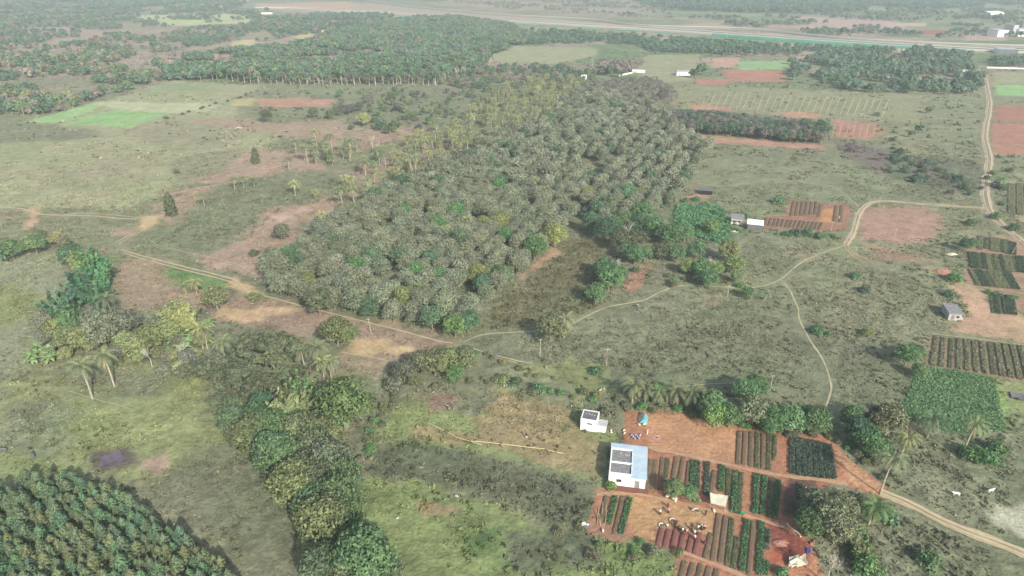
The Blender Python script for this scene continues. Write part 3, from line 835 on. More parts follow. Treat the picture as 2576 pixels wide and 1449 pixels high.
def baretree(x, y, s=1.0, mats='p', label=None, group=None, leafy=None):
    e = empty('bare_tree', (x, y, 0), gt.uniform(0, 6.28), s); tag(e, label, 'tree', group)
    link(bpy.data.objects.new('limbs', gt.choice(BARE if mats == 'p' else BARE_DK)), e)
    mb = MB(); mb.tube([(0, 0, -.3), (0, 0, 1.6)], [.2, .16], 6); mb.build('trunk', M['pale_bark' if mats == 'p' else 'bark'], e)
    return e

def scatter(poly_uv, spacing, jitter=.35, grid=None, seed=0, row=1.0):
    """points inside a survey polygon; grid angle for plantation rows"""
    pl = P(*poly_uv); g = np.random.default_rng(seed)
    ang = grid or 0.0; ca, sa = math.cos(ang), math.sin(ang)
    q = np.stack([pl[:, 0] * ca + pl[:, 1] * sa, -pl[:, 0] * sa + pl[:, 1] * ca], 1)
    a = np.arange(q[:, 0].min(), q[:, 0].max(), spacing); b = np.arange(q[:, 1].min(), q[:, 1].max(), spacing * row)
    A, B = np.meshgrid(a, b); A = A.ravel() + (0 if row != 1.0 else (np.round(B.ravel() / spacing) % 2) * spacing * .5); B = B.ravel()
    A = A + g.uniform(-1, 1, A.shape) * jitter * spacing; B = B + g.uniform(-1, 1, B.shape) * jitter * spacing
    x = A * ca - B * sa; y = A * sa + B * ca
    k = poly_sd(x, y, pl) > 0
    return np.stack([x[k], y[k]], 1)

def mass(name, kind, pts, tints, s=(.8, 1.2), seed=1, label=None, cat=None):
    """the trees past the first few hundred, as one object"""
    g = np.random.default_rng(seed); Vs = []; Fs = []; Cs = []; n = 0
    if len(pts) == 0: return
    for (x, y) in pts:
        V, F, C = T[kind][g.integers(len(T[kind]))][0]
        a = g.uniform(0, 6.283); sc = g.uniform(*s); ca, sa = math.cos(a), math.sin(a)
        W = np.empty(V.shape, np.float32); W[:, 0] = (V[:, 0] * ca - V[:, 1] * sa) * sc + x; W[:, 1] = (V[:, 0] * sa + V[:, 1] * ca) * sc + y; W[:, 2] = V[:, 2] * sc * g.uniform(.85, 1.15)
        tt = soft(tints[g.integers(len(tints))]) * g.uniform(.88, 1.12) * LB
        Vs.append(W); Fs.append(F + n); Cs.append((C * tt).astype(np.float32)); n += len(V)
    o = link(bpy.data.objects.new(name, np_mesh(name, np.concatenate(Vs), np.concatenate(Fs), np.concatenate(Cs), [M['leaf']])))
    o.color = (1, 1, 1, 1)
    tag(o, label, cat, None, 'stuff')
    return o

# ------------------------------------------------------------------ the central teak grove
GROVE = [636,702, 700,745, 800,790, 960,812, 1165,850, 1205,800, 1250,735, 1320,690, 1400,610, 1470,585, 1600,560, 1690,520, 1725,500, 1745,430, 1790,395,
         1690,330, 1660,290, 1700,250, 1640,212, 1500,226, 1430,250, 1390,300, 1310,345, 1200,392, 1090,440, 980,500, 850,560, 790,610, 720,655]
gp = scatter(GROVE, 7.2, .1, R(-23), 3, .74)
gp = gp[np.argsort(np.hypot(gp[:, 0], gp[:, 1]))]
ng = np.random.default_rng(5)
gapn = fbm(gp[:, 0], gp[:, 1], 14, 91, 2)
keep = (gapn < .70) & (ng.uniform(0, 1, len(gp)) < .93)
gp = gp[keep]
GEDGE = poly_sd(gp[:, 0], gp[:, 1], P(*GROVE))
K_IND = 290
def size_word(s, lo=.93, hi=1.12):
    return 'small' if s < lo else ('big' if s > hi else 'mid-sized')
def place_words(pts):
    """near/middle/far and left/middle/right words for each point of a group, as seen from the camera"""
    a = pts[:, 0] / pts[:, 1]; d = pts[:, 1]
    qa = np.quantile(a, [.2, .4, .6, .8]); qd = np.quantile(d, [.2, .4, .6, .8])
    lr = ['far left', 'left', 'centre', 'right', 'far right']; nf = ['front', 'second band', 'middle', 'fourth band', 'back']
    return [(lr[int((a[i] > qa).sum())], nf[int((d[i] > qd).sum())]) for i in range(len(pts))]
pw = place_words(gp[:K_IND])
for i, (x, y) in enumerate(gp[:K_IND]):
    r = ng.uniform(); edge = GEDGE[i] < 5; sc = ng.uniform(1.02, 1.3)
    if r < .90: tint, w = G_TEAK * ng.uniform(.94, 1.08), 'grey green'
    elif r < .93: tint, w = G_YEL * .85, 'yellow green'
    elif r < .97: tint, w = G_DK * 1.35, 'dark green'
    else: tint, w = G_GRN, 'fresh green'
    lr, nf = pw[i]; hz = ng.uniform(.78, 1.02); shp = 'tall' if hz > .9 else ('squat' if hz < .8 else 'rounded')
    where = f'at the {nf} {lr} edge of the central grove' if edge else f'inside the {nf} {lr} of the central grove'
    tree('teak', x, y, sc, tint, f'{size_word(sc, 1.12, 1.3)} {shp} {w} tree {where}', 'tree', 'trees of the central grove', 'teak_tree', sz=sc * hz)
rest = gp[K_IND:]
print('grove', len(gp))
pt = rest[:, 1] + rest[:, 0] * .9 + ng.normal(0, 45, len(rest)) > 610
mass('teak_grove', 'teak_mid', rest[~pt], [G_TEAK, G_TEAK * 1.08, G_TEAK * .95, G_TEAKL, G_TEAK, G_TEAK, G_TEAKL, G_TEAK * .9, G_TEAK, G_DK * 1.25], (1.02, 1.3), 5, 'grey green knobbly crowns filling the middle of the central grove', 'trees')
mass('far_teak_grove', 'teak_mid', rest[pt], [alb(122, 118, 108), alb(130, 124, 116), alb(118, 118, 100), G_TEAK * .95, alb(126, 120, 118)], (1.02, 1.3), 6, 'purplish grey crowns at the far right end of the central grove', 'trees')

# ------------------------------------------------------------------ other vegetation
def px(u, v):
    p = at(u, v); return p.x, p.y

def individuals_and_rest(pts, kind, k_ind, tints, label, group, name, s=(.85, 1.2), cat='tree', seed=1, mass_name=None, mass_label=None, parts=True, mass_kind=None, where=''):
    """nearest k_ind as trees of their own, the rest as one mass"""
    pts = pts[np.argsort(np.hypot(pts[:, 0], pts[:, 1]))]; g = np.random.default_rng(seed)
    a = pts[:k_ind]
    if len(a) == 0: return
    pws = place_words(a) if len(a) > 12 else [('', '')] * len(a)
    for i, (x, y) in enumerate(a):
        j = g.integers(len(tints)); sc = g.uniform(*s); w, tint = tints[j]
        lr, nf = pws[i]
        sw = size_word(sc, s[0] + (s[1] - s[0]) * .33, s[0] + (s[1] - s[0]) * .67)
        loc = f'{nf} {lr} of {where}' if lr else where
        tree(kind, x, y, sc, tint * g.uniform(.93, 1.08), f'{sw} {w} {label}, {loc}', cat, group, name, sz=sc * g.uniform(.85, 1.15), parts=parts)
    if len(pts) > k_ind:
        mass(mass_name, mass_kind or kind, pts[k_ind:], [t for _, t in tints], s, seed, mass_label, 'trees')

# young plantation, bottom left
pl = scatter([-140,1290, 10,1262, 80,1228, 150,1215, 240,1235, 320,1280, 400,1325, 470,1378, 530,1420, 590,1465, 640,1540, 680,1640, -200,1640], 1.85, .36, R(-32), 8)
individuals_and_rest(pl, 'slim', 300, [('grey green', alb(100, 122, 90)), ('olive', alb(104, 122, 84)), ('yellowish', alb(114, 126, 84)), ('fresh green', alb(92, 132, 90)), ('bluish green', alb(84, 122, 92)), ('dull green', alb(96, 118, 86))],
    'slim young tree', 'young trees of the plantation', 'young_tree', (.62, 1.15), seed=3, mass_name='young_plantation', mass_label='slim feathery young trees at the edge of the plantation', where='the bottom-left plantation')

# columnar teak row, upper right of the grove
rw = scatter([1662,330, 1668,300, 1760,300, 1900,318, 2075,335, 2072,366, 1990,362, 1850,346], 4.4, .2, R(-8), 12)
individuals_and_rest(rw, 'teak_mid', 150, [('dark green', G_DK * 1.15), ('blue green', G_BLU), ('greyish', alb(124, 118, 114)), ('mid green', G_DK * 1.2), ('greyish', alb(116, 116, 104))], 'upright tree', 'trees of the dark block', 'upright_tree', (.85, 1.15), seed=4,
    mass_name='dark_block', mass_label='dark upright trees', where='the dark block')

# pole-stemmed wood behind the pale field
F1 = [432,206, 405,185, 430,150, 560,132, 700,120, 790,104, 830,80, 930,66, 1040,48, 1150,46, 1290,66, 1335,108, 1235,140, 1228,168, 1150,190, 1105,216, 900,216, 640,214, 560,203]
f1 = scatter(F1, 7.6, .4, R(12), 21); f1 = f1[(fbm(f1[:, 0], f1[:, 1], 45, 25, 2) < .66) | (f1[:, 1] < 740)]
print('f1', len(f1))
individuals_and_rest(f1, 'pole', 260, [('dark green', G_DK * 1.25), ('mid green', G_FAR), ('blue green', G_BLU * 1.1), ('greyish', G_GREY * .9), ('fresh green', G_MID)],
    'pale-stemmed tree', 'trees of the tall wood', 'pole_tree', (.85, 1.2), seed=6, mass_name='tall_wood', mass_label='dense tall wood behind the pale fields', where='the tall wood', mass_kind='far')

# wood at the upper right beside the dirt road
F2 = [1985,206, 1990,160, 2080,140, 2200,128, 2330,128, 2435,150, 2440,172, 2470,195, 2470,236, 2380,238, 2200,234, 2080,222]
f2 = scatter(F2, 8.5, .35, None, 22); g2 = np.random.default_rng(2); f2 = f2[(g2.uniform(0, 1, len(f2)) < .86) & (fbm(f2[:, 0], f2[:, 1], 40, 15, 2) < .62)]
print('f2', len(f2))
individuals_and_rest(f2, 'far', 190, [('dark green', G_DK * 1.2), ('mid green', G_FAR), ('blue green', G_BLU), ('grey green', alb(110, 132, 110)), ('dark green', G_DK * 1.3)],
    'round tree', 'trees of the upper right wood', 'round_tree', (.75, 1.25), seed=7, mass_name='right_wood', mass_label='round trees of the wood near the highway', where='the wood by the dirt road')

# loose forest on the far left
F3 = [-260,340, -200,130, 0,120, 250,120, 430,128, 400,180, 430,200, 250,250, 140,284, 60,306, 0,322]
f3 = scatter(F3, 9.5, .45, None, 23); n3_ = fbm(f3[:, 0], f3[:, 1], 60, 5, 2); f3 = f3[n3_ < .56]
individuals_and_rest(f3, 'far', 220, [('dark green', G_DK * 1.2), ('mid green', G_FAR), ('greyish bare-looking', alb(138, 126, 114)), ('blue green', G_BLU), ('olive', alb(124, 130, 92)), ('mid green', G_MID)],
    'spreading tree', 'trees of the left forest', 'forest_tree', (.6, 1.2), seed=8, mass_name='left_forest', mass_label='loose forest on the far left', where='the left forest')

# scattered far trees: beyond the woods and beyond the highway
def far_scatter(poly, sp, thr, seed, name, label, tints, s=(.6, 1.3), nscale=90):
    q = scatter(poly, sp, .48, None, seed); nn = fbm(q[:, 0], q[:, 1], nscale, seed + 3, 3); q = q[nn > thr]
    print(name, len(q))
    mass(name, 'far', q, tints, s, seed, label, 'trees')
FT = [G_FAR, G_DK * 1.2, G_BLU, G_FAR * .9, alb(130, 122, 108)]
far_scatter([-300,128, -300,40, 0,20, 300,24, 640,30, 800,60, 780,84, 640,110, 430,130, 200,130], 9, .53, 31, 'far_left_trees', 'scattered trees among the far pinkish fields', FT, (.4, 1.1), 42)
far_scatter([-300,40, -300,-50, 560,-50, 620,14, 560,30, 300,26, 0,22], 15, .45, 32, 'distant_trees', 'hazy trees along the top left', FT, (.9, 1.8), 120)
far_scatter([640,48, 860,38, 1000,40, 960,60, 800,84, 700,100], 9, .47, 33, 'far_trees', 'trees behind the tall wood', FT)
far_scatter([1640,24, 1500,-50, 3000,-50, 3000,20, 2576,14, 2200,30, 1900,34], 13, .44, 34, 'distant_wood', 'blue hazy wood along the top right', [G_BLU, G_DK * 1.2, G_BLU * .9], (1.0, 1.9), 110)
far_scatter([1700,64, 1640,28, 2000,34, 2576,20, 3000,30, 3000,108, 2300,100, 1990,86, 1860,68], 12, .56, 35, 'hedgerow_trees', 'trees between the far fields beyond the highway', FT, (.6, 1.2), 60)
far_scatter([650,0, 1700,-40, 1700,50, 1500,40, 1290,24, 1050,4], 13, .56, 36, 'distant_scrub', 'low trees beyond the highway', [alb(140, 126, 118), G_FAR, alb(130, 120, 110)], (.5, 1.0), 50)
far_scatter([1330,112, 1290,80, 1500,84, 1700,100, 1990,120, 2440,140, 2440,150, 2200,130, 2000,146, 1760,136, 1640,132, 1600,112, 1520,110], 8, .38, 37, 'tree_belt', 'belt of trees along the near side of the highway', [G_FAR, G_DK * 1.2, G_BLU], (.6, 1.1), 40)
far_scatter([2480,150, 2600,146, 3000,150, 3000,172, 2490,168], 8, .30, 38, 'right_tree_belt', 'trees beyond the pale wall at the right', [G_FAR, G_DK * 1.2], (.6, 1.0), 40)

# greyish leafless wood and mixed trees at the back of the grove
q = scatter([1500,190, 1520,130, 1600,108, 1650,112, 1640,150, 1590,185], 7, .4, None, 41)
pwq = place_words(q)
for i, (x, y) in enumerate(q[:70]):
    sc_ = gt.uniform(.6, .95); tree('far', x, y, sc_, alb(132, 124, 114), f'{size_word(sc_, .7, .83)} brownish half-bare tree between the two pale fields, {pwq[i][1]} {pwq[i][0]}', 'tree', 'half-bare trees between the pale fields', 'round_tree')
q = scatter([1105,214, 1150,190, 1235,172, 1400,170, 1500,190, 1490,222, 1380,235, 1330,262, 1230,236], 8.5, .45, None, 42); g2 = np.random.default_rng(9)
q = q[g2.uniform(0, 1, len(q)) < .8]; pwq = place_words(q)
for i, (x, y) in enumerate(q):
    w, t = [('dark green', G_DK * 1.15), ('olive', G_OLV), ('greyish', G_GREY), ('blue green', G_BLU), ('pale purple-grey', alb(136, 126, 120))][g2.integers(5)]
    sc_ = g2.uniform(.55, 1.0)
    tree('broad_mid', x, y, sc_, t, f'{size_word(sc_, .7, .85)} {w} tree behind the grove, {pwq[i][1]} {pwq[i][0]} of the mixed belt', 'tree', 'mixed trees behind the grove', 'broadleaf_tree')
# purple grey upper end of the grove and big dark pair
for u, v, s, t, lb in [(1765,188,1.5,G_DK * 1.05,'tall dark tree beside the white farmhouse in the pale field'), (1745,196,1.2,G_DK,'darker left neighbour of the tall tree by the white farmhouse'),
        (1510,186,1.1,G_DK,'dark green tree at the left end of the half-bare clump'), (1530,190,1.2,G_BLU,'blue green tree below the half-bare clump'), (1555,194,1.0,G_DK * 1.1,'low dark green tree near the pale wall of the middle field'),
        (1820,128,1.0,G_DK,'dark tree standing in the tree belt by the highway'), (1685,128,1.1,G_DK,'dark tree left in the belt above the pale field'),
        (1190,178,1.2,G_BLU,'blue green tree at the corner of the tall wood'), (1260,222,1.0,G_DK * 1.1,'dark tree by the bare grey tree behind the grove'),
        (2120,88,1.6,G_DK,'round dark tree just beyond the highway ramp'), (2360,100,1.3,G_BLU,'bluish tree beyond the highway near the pink field'), (2505,56,1.9,G_BLU,'large hazy tree by the far white building'), (672,30,1.4,G_BLU,'dark tree by the red-roofed far house')]:
    x, y = px(u, v); tree('far', x, y, s, t, lb, 'tree', None, 'round_tree')

# palm belt on the left of the grove
q = scatter([1430,250, 1390,300, 1310,345, 1200,392, 1090,440, 980,500, 900,530, 850,510, 900,440, 980,400, 1060,350, 1160,300, 1230,245, 1330,225, 1420,215, 1490,222], 6.8, .45, None, 51)
q = q[np.random.default_rng(4).uniform(0, 1, len(q)) < .78]; pwq = place_words(q)
print('palms', len(q))
for i, (x, y) in enumerate(q):
    yl = gt.random() < .25; sc_ = gt.uniform(.75, 1.1); palm(x, y, sc_, G_PALMY if yl else G_PALM, f"{size_word(sc_, .87, .98)} {'yellowish' if yl else 'grey green'} palm in the belt left of the grove, {pwq[i][1]} {pwq[i][0]}", 'coconut palms left of the grove')
q = scatter([740,400, 800,370, 900,380, 880,420, 760,425], 7.5, .4, None, 52)
pwq = place_words(q[:22])
for i, (x, y) in enumerate(q[:22]):
    palm(x, y, gt.uniform(.75, 1.0), G_PALM, f'grey green palm in the clump on the left meadow edge, {pwq[i][1]} {pwq[i][0]}', 'coconut palms of the meadow clump')
PALMS = [(233,1003,1.0,1,G_PALM * 1.05,'coconut palm with a pale leaning trunk, left of the pair in the lower left meadow'), (289,975,1.0,1,G_PALM * 1.1,'coconut palm with a pale leaning trunk, right of the pair in the lower left meadow'),
 (496,745,.85,3,G_PALMY,'bushy coconut palm standing just below the sandy double track'), (470,742,.7,4,G_PALM,'small palm tucked left of the bushy one below the double track'), (285,800,1.0,2,G_PALM * .9,'wide dull palm beside the bamboo clump'),
 (511,877,.9,2,G_PALMY * .95,'palm with a brown trunk over the bare red patch'), (522,878,.85,2,G_PALM,'palm with brown dead fronds over the bare red patch'), (568,912,.95,2,G_PALM,'palm rising at the left end of the dark spreading trees'), (606,900,.8,3,G_PALMY * .9,'short palm beside the dark spreading trees'),
 (692,940,.9,2,G_PALM,'palm poking through the dark spreading crowns'), (766,925,.9,3,G_PALM * 1.05,'palm with upright fronds right of the dark spreading trees'), (800,935,1.05,2,G_PALM * .85,'big dull palm right of the dark spreading trees'), (815,950,.8,3,G_PALMY * .9,'left one of two slim palms above the round green tree'), (833,952,.8,3,G_PALM,'right one of two slim palms above the round green tree'),
 (712,985,.9,3,G_PALM * .9,'palm in the middle of the left tree belt'), (743,492,.95,3,G_PALMY * 1.1,'yellowish palm standing alone in the grass left of the grove'), (795,500,.7,4,G_PALMY * 1.1,'small yellow palm right of the lone yellowish palm'), (808,560,.8,4,G_PALMY * 1.05,'yellow palm at the bare strip left of the grove'),
 (515,520,.8,2,G_PALM * .85,'thin palm between two bare patches on the left meadow'), (591,477,.75,2,G_PALM * .85,'left one of two thin palms on the bare patch'), (614,472,.7,2,G_PALM * .85,'right one of two thin palms on the bare patch'), (640,470,.8,4,G_PALM * .8,'low dark palm next to the two thin palms'),
 (728,430,.85,2,G_PALM * .9,'slim palm on the bare patch left of the palm clump'), (863,525,.95,1,G_PALM,'tall palm at the left rim of the grove'), (870,472,.85,3,G_PALMY * 1.15,'bright yellow palm above the tall rim palm'), (924,510,.9,3,G_PALM * 1.1,'palm with a bright crown at the left rim of the grove'), (967,490,.9,2,G_PALM,'palm with a pale trunk at the left rim of the grove'), (1110,378,.85,2,G_PALM,'palm before the dark gap left of the grove'),
 (1118,622,1.0,2,G_PALMY * 1.15,'large yellow palm in the middle of the grove'), (1176,590,.95,2,G_PALMY,'yellow palm right of the large one in the grove'), (1340,490,1.0,2,G_PALM,'dull palm in the right half of the grove'), (1366,512,1.0,2,G_PALM,'spreading palm in the right half of the grove'), (1300,480,.9,2,G_PALM,'palm at the heart of the grove'),
 (1062,768,1.0,3,G_PALM,'palm among the near crowns of the grove'), (1000,770,.9,3,G_PALM * .95,'dull palm among the near left crowns of the grove'), (1155,720,.95,3,alb(104,140,84),'green palm in a dark gap near the right rim of the grove'), (922,738,.9,3,G_PALM,'palm among the left front crowns of the grove'), (1240,650,.9,2,G_PALM * .95,'palm near the right rim of the grove'), (1036,540,.9,2,G_PALMY,'yellowish palm in the left half of the grove'), (1090,560,.85,2,G_PALMY,'slender yellowish palm in the grove'), (1230,560,.85,2,G_PALM,'palm above the dark gap in the grove'),
 (1418,850,1.0,3,alb(128,132,100),'grey date palm beside the round tree at the footpath'), (1590,1012,1.05,4,G_PALM * .8,'left palm of the row above the teal tent'), (1622,1015,.9,4,G_PALM * .85,'second palm from the left above the red field'), (1655,1020,.9,4,G_PALM * .85,'third palm from the left above the red field'), (1694,1024,1.0,4,G_PALM * .8,'fourth palm from the left above the red field'), (1735,1028,1.0,4,G_PALM * .8,'right palm of the row above the red field'),
 (2214,1242,.88,5,G_PALM * .95,'large palm with two pale stems at the start of the sandy road'), (2258,1172,.75,5,G_PALMY * .85,'slender palm behind the large road palm'), (2420,1147,.85,5,G_PALM,'thin leaning palm before the dark green crop'), (2332,1100,1.05,4,alb(104,128,92),'palm at the lower left corner of the dark green crop'), (2185,1318,1.0,4,alb(92,124,74),'glossy green palm by the sandy road'),
 (815,1305,.8,4,alb(150,152,128),'pale palm crown in the lower tree belt'), (1408,205,.9,2,G_PALM * 1.1,'tall palm at the back end of the grove'), (808/2+859-100,215,.8,2,G_PALM,'palm with pale trunk in front of the tall wood'), (60,290,.9,2,G_PALM,'left palm at the edge of the left forest'), (78,286,.9,2,G_PALM,'right palm at the edge of the left forest'),
 (1890,752,.55,4,G_PALM * .8,'low palm near the footpath, left of two'), (1922,756,.6,4,alb(100,130,96),'low bluish palm near the footpath, right of two'), (2512,470,.9,4,G_MID,'green palm beside the dirt road at the right')]
for u, v, s, tr, t, lb in PALMS:
    x, y = px(u, v); palm(x, y, s, t, lb, None, tr, rot=0.0 if tr in (1, 5) else None)

